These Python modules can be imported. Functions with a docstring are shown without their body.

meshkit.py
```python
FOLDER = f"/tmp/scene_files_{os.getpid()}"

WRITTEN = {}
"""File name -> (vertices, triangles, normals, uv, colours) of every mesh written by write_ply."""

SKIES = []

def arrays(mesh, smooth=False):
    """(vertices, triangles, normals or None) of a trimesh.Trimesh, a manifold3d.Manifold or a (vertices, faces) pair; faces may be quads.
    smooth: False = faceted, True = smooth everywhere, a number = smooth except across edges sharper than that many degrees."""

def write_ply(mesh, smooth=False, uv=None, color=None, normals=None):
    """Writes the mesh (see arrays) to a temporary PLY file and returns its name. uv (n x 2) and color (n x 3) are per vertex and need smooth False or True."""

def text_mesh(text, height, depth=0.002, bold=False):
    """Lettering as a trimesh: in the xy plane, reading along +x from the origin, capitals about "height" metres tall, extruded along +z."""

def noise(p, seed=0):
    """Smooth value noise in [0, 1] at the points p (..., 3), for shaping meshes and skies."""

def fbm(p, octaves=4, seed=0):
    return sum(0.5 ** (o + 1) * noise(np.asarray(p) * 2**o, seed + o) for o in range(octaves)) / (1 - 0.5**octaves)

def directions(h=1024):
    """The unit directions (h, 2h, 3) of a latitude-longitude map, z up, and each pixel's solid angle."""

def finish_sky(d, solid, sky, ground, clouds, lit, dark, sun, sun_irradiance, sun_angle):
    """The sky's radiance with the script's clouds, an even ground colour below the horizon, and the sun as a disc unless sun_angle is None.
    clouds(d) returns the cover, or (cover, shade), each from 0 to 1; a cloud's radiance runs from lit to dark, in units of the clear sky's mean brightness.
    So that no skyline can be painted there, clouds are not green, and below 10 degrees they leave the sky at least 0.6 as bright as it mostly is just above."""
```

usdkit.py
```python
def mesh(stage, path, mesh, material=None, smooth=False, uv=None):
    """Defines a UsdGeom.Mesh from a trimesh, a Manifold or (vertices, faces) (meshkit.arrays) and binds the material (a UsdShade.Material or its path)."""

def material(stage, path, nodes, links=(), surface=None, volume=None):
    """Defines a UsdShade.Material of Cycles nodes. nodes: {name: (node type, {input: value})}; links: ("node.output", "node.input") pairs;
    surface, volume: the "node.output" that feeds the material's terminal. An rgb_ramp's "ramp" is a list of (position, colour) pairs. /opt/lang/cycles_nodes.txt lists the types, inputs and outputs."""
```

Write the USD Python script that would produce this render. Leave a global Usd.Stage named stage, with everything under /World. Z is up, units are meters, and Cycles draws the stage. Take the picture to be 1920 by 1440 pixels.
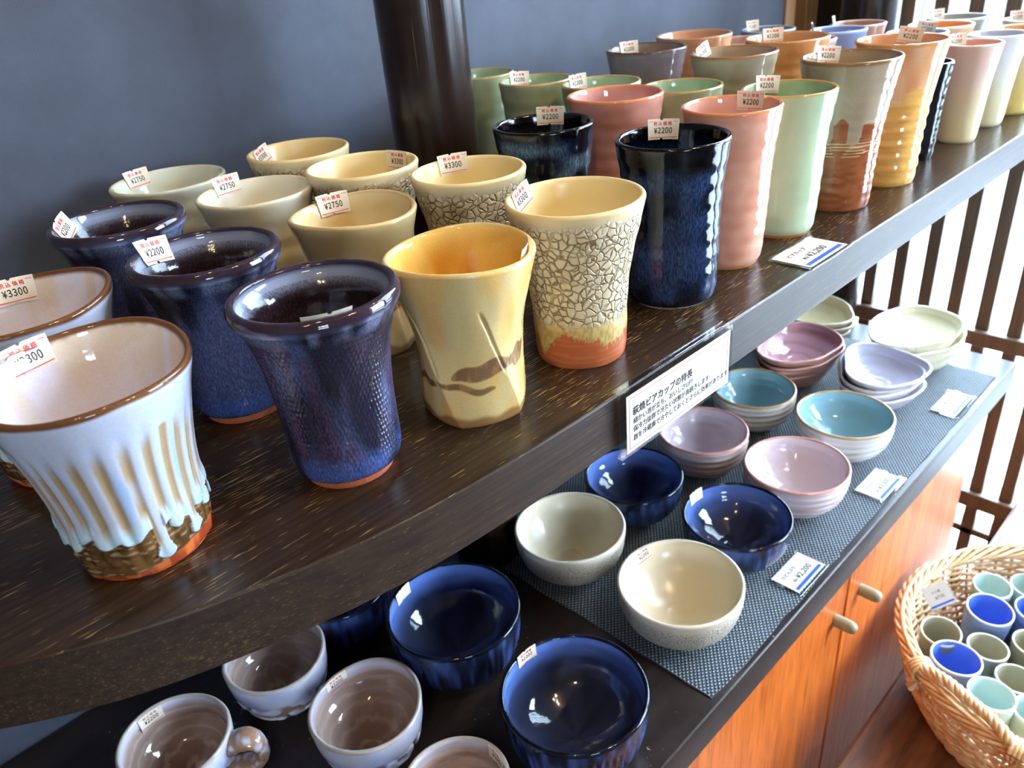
import math
import numpy as np
import trimesh
from scipy.interpolate import PchipInterpolator
from shapely import affinity
from shapely.geometry import Polygon, Point, box as sbox
from shapely.ops import unary_union
import meshkit
import usdkit
from pxr import Gf, Sdf, Usd, UsdGeom, UsdLux, UsdShade, Vt

stage = Usd.Stage.CreateInMemory()
UsdGeom.SetStageUpAxis(stage, "Z")
UsdGeom.Xform.Define(stage, "/World")
PI = math.pi
S = 0.26            # all plan positions below are in shelf units of 26 cm, measured from the point of the floor under the camera
EYE = 1.5           # height of the camera above the floor; heights in shelf units count from here
HEIGHT = lambda z: EYE + S * z
TOP = HEIGHT(-1.0)      # top of the upper shelf
LOW = HEIGHT(-2.65)     # top of the lower shelf

# ---------------------------------------------------------------- camera, sky, lamps, exposure
YAW, PITCH, ROLL = 0.7360278, 0.5090526, -0.0976429
fw = np.array([math.sin(YAW) * math.cos(PITCH), math.cos(YAW) * math.cos(PITCH), -math.sin(PITCH)])
rt = np.array([math.cos(YAW), -math.sin(YAW), 0.0])
up = np.cross(rt, fw)
rt, up = math.cos(ROLL) * rt + math.sin(ROLL) * up, -math.sin(ROLL) * rt + math.cos(ROLL) * up
cam = UsdGeom.Camera.Define(stage, "/World/camera")
M = Gf.Matrix4d(1.0)
for i, v in enumerate((rt, up, -fw)):
    M.SetRow(i, Gf.Vec4d(*map(float, v), 0.0))
M.SetRow(3, Gf.Vec4d(0, 0, EYE, 1))
cam.AddTransformOp().Set(M)
cam.CreateHorizontalApertureAttr(36.0)
cam.CreateVerticalApertureAttr(27.0)
cam.CreateFocalLengthAttr(1496.36 / 1920 * 36.0)
cam.CreateClippingRangeAttr(Gf.Vec2f(0.02, 1000.0))
cam.CreateFStopAttr(13.0)
cam.CreateFocusDistanceAttr(0.52)
cam.CreateExposureAttr(0.63)

sky = UsdLux.DomeLight.Define(stage, "/World/sky")            # an overcast, slightly blue sky
sky.CreateColorAttr(Gf.Vec3f(0.62, 0.79, 1.0))
sky.CreateIntensityAttr(7.5)

LAMPS = [(0.55, -0.45, 2.45, 1.0), (0.70, -0.42, 2.45, 1.0), (0.62, -0.30, 2.45, 1.0),
         (-0.75, -0.55, 2.45, 0.8), (-0.62, -0.50, 2.45, 0.8),
         (1.25, 0.05, 2.45, 0.8), (0.05, 0.10, 2.47, 0.7)]
for i, (x, y, z, k) in enumerate(LAMPS):                        # warm halogen spots under the ceiling
    l = UsdLux.SphereLight.Define(stage, f"/World/spot_lamp_{i + 1:03d}")
    l.AddTranslateOp().Set(Gf.Vec3d(x, y, z))
    l.CreateRadiusAttr(0.03)
    l.CreateColorAttr(Gf.Vec3f(1.0, 0.80, 0.52))
    l.CreateIntensityAttr(150.0 * k)

# ---------------------------------------------------------------- helpers
def lin(h):
    c = np.array([int(h[i:i + 2], 16) for i in (1, 3, 5)]) / 255.0
    return np.where(c < 0.04045, c / 12.92, ((c + 0.055) / 1.055) ** 2.4)


used = {}


def path_of(name, parent=None):
    base = (str(parent.GetPath()) if parent else "/World") + "/" + name
    n = used.get(base, -1) + 1
    used[base] = n
    return base if n == 0 else f"{base}_{n:03d}"


def tag(p, label=None, cat=None, group=None, kind=None):
    p = p.GetPrim() if hasattr(p, "GetPrim") else p
    for k, v in (("label", label), ("category", cat), ("group", group), ("kind", kind)):
        if v:
            p.SetCustomDataByKey(k, v)
    return p


def thing(name, label, cat, loc=(0, 0, 0), rot=(0, 0, 0), group=None, kind=None):
    x = UsdGeom.Xform.Define(stage, path_of(name))
    x.AddTranslateOp().Set(Gf.Vec3d(*map(float, loc)))
    if any(rot):
        x.AddRotateXYZOp().Set(Gf.Vec3f(*map(float, rot)))
    return tag(x, label, cat, group, kind)


def part(name, mesh, mat, parent=None, smooth=30, label=None, uv=None):
    m = usdkit.mesh(stage, path_of(name, parent), mesh, mat, smooth, uv)
    if label:
        tag(m, label)
    return m.GetPrim()


def raw_mesh(name, parent, v, f, n, mat, col=None, relief=None, uv=None):
    """a quad mesh with its own normals and per-vertex glaze colour"""
    m = UsdGeom.Mesh.Define(stage, path_of(name, parent))
    m.CreatePointsAttr(Vt.Vec3fArray.FromNumpy(np.ascontiguousarray(v, np.float32)))
    m.CreateFaceVertexCountsAttr(Vt.IntArray.FromNumpy(np.full(len(f), f.shape[1], np.int32)))
    m.CreateFaceVertexIndicesAttr(Vt.IntArray.FromNumpy(np.ascontiguousarray(f, np.int32).ravel()))
    m.CreateSubdivisionSchemeAttr("none")
    m.CreateNormalsAttr(Vt.Vec3fArray.FromNumpy(np.ascontiguousarray(n, np.float32)))
    m.SetNormalsInterpolation("vertex")
    api = UsdGeom.PrimvarsAPI(m)
    if col is not None:
        api.CreatePrimvar("col", Sdf.ValueTypeNames.Color3fArray, "vertex").Set(Vt.Vec3fArray.FromNumpy(np.ascontiguousarray(col, np.float32)))
    if relief is not None:
        api.CreatePrimvar("relief", Sdf.ValueTypeNames.FloatArray, "vertex").Set(Vt.FloatArray.FromNumpy(np.ascontiguousarray(relief, np.float32)))
    UsdShade.MaterialBindingAPI.Apply(m.GetPrim()).Bind(mat)
    return m.GetPrim()


def box(x0, x1, y0, y1, z0, z1, b=0.0):
    """a box, its edges chamfered by b"""
    m = trimesh.creation.box((x1 - x0, y1 - y0, z1 - z0))
    if b > 0:
        ex = np.array([x1 - x0, y1 - y0, z1 - z0]) / 2
        pts = []
        for sx in (-1, 1):
            for sy in (-1, 1):
                for sz in (-1, 1):
                    s = np.array([sx, sy, sz])
                    for k in range(3):
                        d = np.full(3, b); d[k] = 0
                        pts.append(s * (ex - d))
        m = trimesh.Trimesh(np.array(pts)).convex_hull
    m.apply_translation(((x0 + x1) / 2, (y0 + y1) / 2, (z0 + z1) / 2))
    return m


def extrude(poly, depth):
    return trimesh.util.concatenate([trimesh.creation.extrude_polygon(g, depth, engine="earcut") for g in getattr(poly, "geoms", [poly])])


def tube(points, radii, sides=8, closed=False):
    p = np.asarray(points, float)
    n = len(p)
    t = (np.roll(p, -1, 0) - np.roll(p, 1, 0)) if closed else np.gradient(p, axis=0)
    t /= np.linalg.norm(t, axis=1, keepdims=True) + 1e-12
    ref = np.where(np.abs(t[:, 2:]) < 0.92, [0, 0, 1.0], [1.0, 0, 0])
    a = np.cross(t, ref); a /= np.linalg.norm(a, axis=1, keepdims=True) + 1e-12
    b = np.cross(t, a)
    ang = np.arange(sides) * 2 * PI / sides
    r = np.broadcast_to(radii, (n,))[:, None, None]
    v = (p[:, None] + r * (np.cos(ang)[None, :, None] * a[:, None] + np.sin(ang)[None, :, None] * b[:, None])).reshape(-1, 3)
    m = n if closed else n - 1
    i, j = np.meshgrid(np.arange(m), np.arange(sides), indexing="ij")
    q = np.stack([i * sides + j, (i + 1) % n * sides + j, (i + 1) % n * sides + (j + 1) % sides, i * sides + (j + 1) % sides], -1).reshape(-1, 4)
    f = np.vstack([q[:, [0, 2, 1]], q[:, [0, 3, 2]]])
    if not closed:
        c0, c1 = len(v), len(v) + 1
        v = np.vstack([v, p[0], p[-1]])
        k = np.arange(sides)
        f = np.vstack([f, np.stack([np.full(sides, c0), (k + 1) % sides, k], 1)[:, [0, 2, 1]], np.stack([np.full(sides, c1), (n - 1) * sides + k, (n - 1) * sides + (k + 1) % sides], 1)[:, [0, 2, 1]]])
    mesh = trimesh.Trimesh(v, f, process=False)
    if mesh.volume < 0:
        mesh.invert()
    return mesh


def spline(pts, n, closed=False):
    from scipy.interpolate import CubicSpline
    p = np.asarray(pts, float)
    if closed:
        p = np.vstack([p, p[:1]])
    d = np.r_[0, np.cumsum(np.linalg.norm(np.diff(p, axis=0), axis=1))]
    cs = CubicSpline(d / d[-1], p, bc_type="periodic" if closed else "natural")
    return cs(np.linspace(0, 1, n, endpoint=not closed))


def sm(x, a, b):
    t = np.clip((x - a) / (b - a), 0, 1)
    return t * t * (3 - 2 * t)


def mixc(a, b, t):
    return a + (b - a) * np.asarray(t)[..., None]

# ---------------------------------------------------------------- materials
MATS = {}


def mat(name, nodes, links, surface="p.BSDF"):
    MATS[name] = usdkit.material(stage, "/World/Looks/" + name, nodes, links, surface=surface)
    return MATS[name]


def glaze(name, rough=0.12, scale=(700, 700, 700), amount=0.25, lo=0.35, hi=0.65, dark=(0.6, 0.6, 0.65), bump=0.12, bscale=90.0, coat=0.0, detail=3.0, ior=1.5):
    """fired glaze: its colour from the thrown mesh, mottled by a stretched noise, lightly uneven"""
    mat(name, {
        "a": ("attribute", {"attribute": "col"}),
        "t": ("texture_coordinate", {}),
        "m": ("mapping", {"scale": scale}),
        "n": ("noise_texture", {"scale": 1.0, "detail": detail, "roughness": 0.6}),
        "r": ("rgb_ramp", {"ramp": [(0.0, dark), (lo, dark), (hi, (1, 1, 1)), (1.0, (1, 1, 1))]}),
        "x": ("mix_color", {"blend_type": "multiply", "fac": amount}),
        "b0": ("noise_texture", {"scale": bscale, "detail": 2.0}),
        "b": ("bump", {"strength": bump, "distance": 0.002}),
        "p": ("principled_bsdf", {"roughness": rough, "ior": ior, "coat_weight": coat}),
    }, [("t.object", "m.vector"), ("m.vector", "n.vector"), ("n.fac", "r.fac"), ("a.color", "x.a"), ("r.color", "x.b"), ("x.result", "p.base_color"),
        ("t.object", "b0.vector"), ("b0.fac", "b.height"), ("b.normal", "p.normal")])


glaze("glaze_gloss", rough=0.06, amount=0.18, bump=0.09)
glaze("glaze_smooth", rough=0.06, amount=0.08, bump=0.05)
glaze("glaze_navy", rough=0.10, scale=(900, 900, 260), amount=0.75, lo=0.40, hi=0.62, dark=(0.10, 0.12, 0.20), bump=0.12)
glaze("glaze_chatter", rough=0.12, scale=(1100, 1100, 380), amount=0.62, lo=0.42, hi=0.64, dark=(0.22, 0.20, 0.26), bump=0.15, bscale=160)
glaze("glaze_matte", rough=0.32, amount=0.2, bump=0.15)
glaze("clay_bare", rough=0.62, scale=(500, 500, 1500), amount=0.35, dark=(0.55, 0.45, 0.4), bump=0.4, bscale=420)


def crackle(name, scale, groove, depth, darkc, rough, warp):
    """shrunken glaze parted into islands: raised cells with dark grooves where the relief mask allows"""
    mat(name, {
        "a": ("attribute", {"attribute": "col"}), "k": ("attribute", {"attribute": "relief"}),
        "t": ("texture_coordinate", {}),
        "w": ("noise_texture", {"scale": scale * 0.9, "detail": 1.0}),
        "ws": ("vector_math", {"math_type": "scale", "scale": warp}),
        "wa": ("vector_math", {"math_type": "add"}),
        "v": ("voronoi_texture", {"feature": "distance_to_edge", "scale": scale}),
        "g": ("map_range", {"range_type": "smoothstep", "from_min": groove * 0.25, "from_max": groove, "to_min": 0.0, "to_max": 1.0, "clamp": True}),
        "gi": ("math", {"math_type": "subtract", "value1": 1.0}),
        "gm": ("math", {"math_type": "multiply"}), "vn": ("noise_texture", {"scale": scale * 0.55, "detail": 1.0}), "vr": ("map_range", {"from_min": 0.36, "from_max": 0.50, "to_min": 0.35, "to_max": 1.0, "clamp": True}), "km": ("math", {"math_type": "multiply"}),
        "h": ("map_range", {"range_type": "smootherstep", "from_min": 0.0, "from_max": groove * 3.2, "to_min": 0.0, "to_max": 1.0, "clamp": True}),
        "hm": ("math", {"math_type": "multiply"}),
        "x": ("mix_color", {"blend_type": "mix", "b": darkc}),
        "b": ("bump", {"strength": 1.0, "distance": depth}),
        "p": ("principled_bsdf", {"roughness": rough}),
    }, [("t.object", "w.vector"), ("w.color", "ws.vector1"), ("ws.vector", "wa.vector1"), ("t.object", "wa.vector2"), ("wa.vector", "v.vector"),
        ("v.distance", "g.value"), ("g.result", "gi.value2"), ("gi.value", "gm.value1"), ("t.object", "vn.vector"), ("vn.fac", "vr.value"), ("vr.result", "km.value1"), ("k.fac", "km.value2"), ("km.value", "gm.value2"), ("gm.value", "x.fac"), ("a.color", "x.a"), ("x.result", "p.base_color"),
        ("v.distance", "h.value"), ("h.result", "hm.value1"), ("k.fac", "hm.value2"), ("hm.value", "b.height"), ("b.normal", "p.normal")])


crackle("glaze_crackle", 185.0, 0.052, 0.0011, tuple(lin("#7a6345")), 0.28, 0.0045)
crackle("glaze_crackle_fine", 400.0, 0.085, 0.0007, tuple(lin("#8a7c64")), 0.22, 0.0022)


def plain(name, color, rough=0.5, spec=0.5, noise=None, bump=None):
    nodes = {"p": ("principled_bsdf", {"roughness": rough, "base_color": tuple(color), "specular_ior_level": spec})}
    links = []
    if noise or bump:
        nodes["t"] = ("texture_coordinate", {})
    if noise:
        scale, c2 = noise
        nodes["m"] = ("mapping", {"scale": scale})
        nodes["n"] = ("noise_texture", {"scale": 1.0, "detail": 4.0, "roughness": 0.6})
        nodes["r"] = ("rgb_ramp", {"ramp": [(0.0, tuple(color)), (0.35, tuple(color)), (0.68, tuple(c2)), (1.0, tuple(c2))]})
        links += [("t.object", "m.vector"), ("m.vector", "n.vector"), ("n.fac", "r.fac"), ("r.color", "p.base_color")]
    if bump:
        scale, strength = bump
        nodes["bm"] = ("mapping", {"scale": scale if np.ndim(scale) else (scale,) * 3})
        nodes["bn"] = ("noise_texture", {"scale": 1.0, "detail": 3.0})
        nodes["b"] = ("bump", {"strength": strength, "distance": 0.001})
        links += [("t.object", "bm.vector"), ("bm.vector", "bn.vector"), ("bn.fac", "b.height"), ("b.normal", "p.normal")]
    return mat(name, nodes, links)


plain("paper_tag", lin("#e2d8c4"), 0.55)
plain("paper_card", lin("#cbc9c2"), 0.5)
plain("ink_red", lin("#d8392f"), 0.6)
plain("ink_black", lin("#2b2622"), 0.6)
plain("ink_blue", lin("#1f4fd0"), 0.5)
plain("ink_brown", lin("#8c5148"), 0.6)
mat("acrylic", {"f": ("layer_weight", {"blend": 0.12}), "t": ("transparent_bsdf", {"color": (0.93, 0.96, 0.97)}), "g": ("glossy_bsdf", {"roughness": 0.03, "color": (1, 1, 1)}), "x": ("mix_closure", {})},
    [("f.facing", "x.fac"), ("t.BSDF", "x.closure1"), ("g.BSDF", "x.closure2")], surface="x.closure")
mat("window_glass", {"f": ("layer_weight", {"blend": 0.06}), "t": ("transparent_bsdf", {"color": (0.96, 0.98, 0.98)}), "g": ("glossy_bsdf", {"roughness": 0.0, "color": (1, 1, 1)}), "x": ("mix_closure", {})},
    [("f.facing", "x.fac"), ("t.BSDF", "x.closure1"), ("g.BSDF", "x.closure2")], surface="x.closure")


def wood_dark(name, base, base2, fleck, rough, along=(7, 900, 900), lo=0.615, hi=0.68, amount=0.9, side=0.22, ior=1.42, edge_rough=0.5):
    """dark lacquered wood: faint grain, worn flecks along the grain"""
    mat(name, {
        "t": ("texture_coordinate", {}),
        "m1": ("mapping", {"scale": (along[0] * 0.6, along[1] * 0.35, along[2] * 0.35)}), "n1": ("noise_texture", {"scale": 1.0, "detail": 4.0}),
        "r1": ("rgb_ramp", {"ramp": [(0.3, tuple(base)), (0.7, tuple(base2))]}),
        "m2": ("mapping", {"scale": (along[0] * 6, along[1], along[2])}), "n2": ("noise_texture", {"scale": 1.0, "detail": 2.0, "roughness": 0.7}),
        "n3": ("noise_texture", {"scale": 11.0, "detail": 3.0}),
        "r3": ("map_range", {"from_min": 0.38, "from_max": 0.7, "to_min": -0.07, "to_max": 0.06, "clamp": True}),
        "s": ("math", {"math_type": "add"}),
        "r2": ("map_range", {"range_type": "smoothstep", "from_min": lo, "from_max": hi, "to_min": 0.0, "to_max": amount, "clamp": True}),
        "go": ("geometry", {}), "gs": ("separate_xyz", {}), "gr": ("map_range", {"from_min": 0.0, "from_max": 1.0, "to_min": side, "to_max": 1.0, "clamp": True}), "fm": ("math", {"math_type": "multiply"}), "ro": ("map_range", {"from_min": 0.0, "from_max": 1.0, "to_min": edge_rough, "to_max": rough, "clamp": True}),
        "x": ("mix_color", {"blend_type": "mix", "b": tuple(fleck)}),
        "b": ("bump", {"strength": 0.25, "distance": 0.0004}),
        "p": ("principled_bsdf", {"roughness": rough, "ior": ior}),
    }, [("t.object", "m1.vector"), ("m1.vector", "n1.vector"), ("n1.fac", "r1.fac"), ("t.object", "m2.vector"), ("m2.vector", "n2.vector"), ("t.object", "n3.vector"), ("n3.fac", "r3.value"),
        ("n2.fac", "s.value1"), ("r3.result", "s.value2"), ("s.value", "r2.value"), ("go.normal", "gs.vector"), ("gs.z", "gr.value"), ("gs.z", "ro.value"), ("ro.result", "p.roughness"), ("r2.result", "fm.value1"), ("gr.result", "fm.value2"), ("fm.value", "x.fac"), ("r1.color", "x.a"), ("x.result", "p.base_color"), ("n2.fac", "b.height"), ("b.normal", "p.normal")])


wood_dark("wood_shelf", lin("#221711"), lin("#3a2a1e"), lin("#a98a55"), 0.24)
wood_dark("wood_lower", lin("#231d1b"), lin("#342b28"), lin("#8c7f78"), 0.26, along=(30, 120, 200), lo=0.70, hi=0.76)
wood_dark("wood_pillar", lin("#1d1310"), lin("#2c1e17"), lin("#6d5a48"), 0.20, along=(160, 160, 6), lo=0.74, hi=0.80, side=1.0, edge_rough=0.20)
plain("wood_slat", lin("#54473b"), 0.5, noise=((90, 90, 5), lin("#6e5b4a")))
plain("wood_trim", lin("#a07a55"), 0.5, noise=((90, 90, 4), lin("#c09a70")))
plain("wood_trim_dark", lin("#4c3322"), 0.5)
plain("black_paint", lin("#15120f"), 0.45)
plain("wall_slate", lin("#434754"), 0.58, spec=0.4, noise=((14, 14, 14), lin("#4c5160")), bump=((900, 900, 900), 0.25))
plain("plaster_ceiling", lin("#6b5d4f"), 0.8)
plain("plaster_room", lin("#8d8172"), 0.8)
plain("stone_floor", lin("#4a4540"), 0.5, noise=((6, 6, 6), lin("#6a645c")))
plain("wood_bench", lin("#8f6040"), 0.4, noise=((7, 46, 46), lin("#54321e")))
plain("knob_metal", lin("#8d8468"), 0.38)
plain("pavement", lin("#cfd0ce"), 0.8, noise=((3, 3, 3), lin("#bfc2c0")))
plain("far_plaster", lin("#5c5a60"), 0.9)
plain("far_pink", lin("#6a5560"), 0.8)
plain("far_blue", lin("#434a58"), 0.8)
plain("wicker", lin("#dfbf93"), 0.42, noise=((160, 160, 160), lin("#efdcb8")))
plain("wicker_dark", lin("#cfa06c"), 0.42, noise=((160, 160, 160), lin("#e0ba88")))
mat("wood_door", {
    "t": ("texture_coordinate", {}), "m": ("mapping", {"scale": (34, 34, 2.2)}), "n": ("noise_texture", {"scale": 1.0, "detail": 5.0, "roughness": 0.62, "distortion": 0.6}),
    "r": ("rgb_ramp", {"ramp": [(0.25, tuple(lin("#a04a1a"))), (0.5, tuple(lin("#c66626"))), (0.75, tuple(lin("#d67a35")))]}),
    "m2": ("mapping", {"scale": (300, 300, 14)}), "n2": ("noise_texture", {"scale": 1.0, "detail": 2.0}),
    "r2": ("rgb_ramp", {"ramp": [(0.35, (0.62, 0.5, 0.4)), (0.5, (1, 1, 1))]}), "x": ("mix_color", {"blend_type": "multiply", "fac": 0.7}),
    "p": ("principled_bsdf", {"roughness": 0.3})},
    [("t.object", "m.vector"), ("m.vector", "n.vector"), ("n.fac", "r.fac"), ("t.object", "m2.vector"), ("m2.vector", "n2.vector"), ("n2.fac", "r2.fac"), ("r.color", "x.a"), ("r2.color", "x.b"), ("x.result", "p.base_color")])
mat("cloth_mat", {
    "t": ("texture_coordinate", {}), "s": ("separate_xyz", {}),
    "kx": ("math", {"math_type": "multiply", "value2": 2 * PI / 0.0062}), "ky": ("math", {"math_type": "multiply", "value2": 2 * PI / 0.0050}),
    "sx": ("math", {"math_type": "sine"}), "sy": ("math", {"math_type": "sine"}), "q": ("math", {"math_type": "multiply"}),
    "r": ("map_range", {"range_type": "smoothstep", "from_min": 0.40, "from_max": 0.72, "to_min": 0.0, "to_max": 1.3, "clamp": True}),
    "n": ("noise_texture", {"scale": 38.0, "detail": 3.0}), "nr": ("rgb_ramp", {"ramp": [(0.3, tuple(lin("#141e28"))), (0.7, tuple(lin("#223240")))]}),
    "f": ("noise_texture", {"scale": 900.0, "detail": 1.0}), "fm": ("math", {"math_type": "multiply"}),
    "x": ("mix_color", {"b": tuple(lin("#b4c4ca"))}), "b": ("bump", {"strength": 0.7, "distance": 0.0008}), "p": ("principled_bsdf", {"roughness": 0.75, "sheen_weight": 0.2})},
    [("t.object", "s.vector"), ("s.x", "kx.value1"), ("s.y", "ky.value1"), ("kx.value", "sx.value1"), ("ky.value", "sy.value1"), ("sx.value", "q.value1"), ("sy.value", "q.value2"), ("q.value", "r.value"),
     ("t.object", "f.vector"), ("r.result", "fm.value1"), ("f.fac", "fm.value2"), ("fm.value", "x.fac"), ("t.object", "n.vector"), ("n.fac", "nr.fac"), ("nr.color", "x.a"), ("x.result", "p.base_color"), ("q.value", "b.height"), ("b.normal", "p.normal")])

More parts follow.
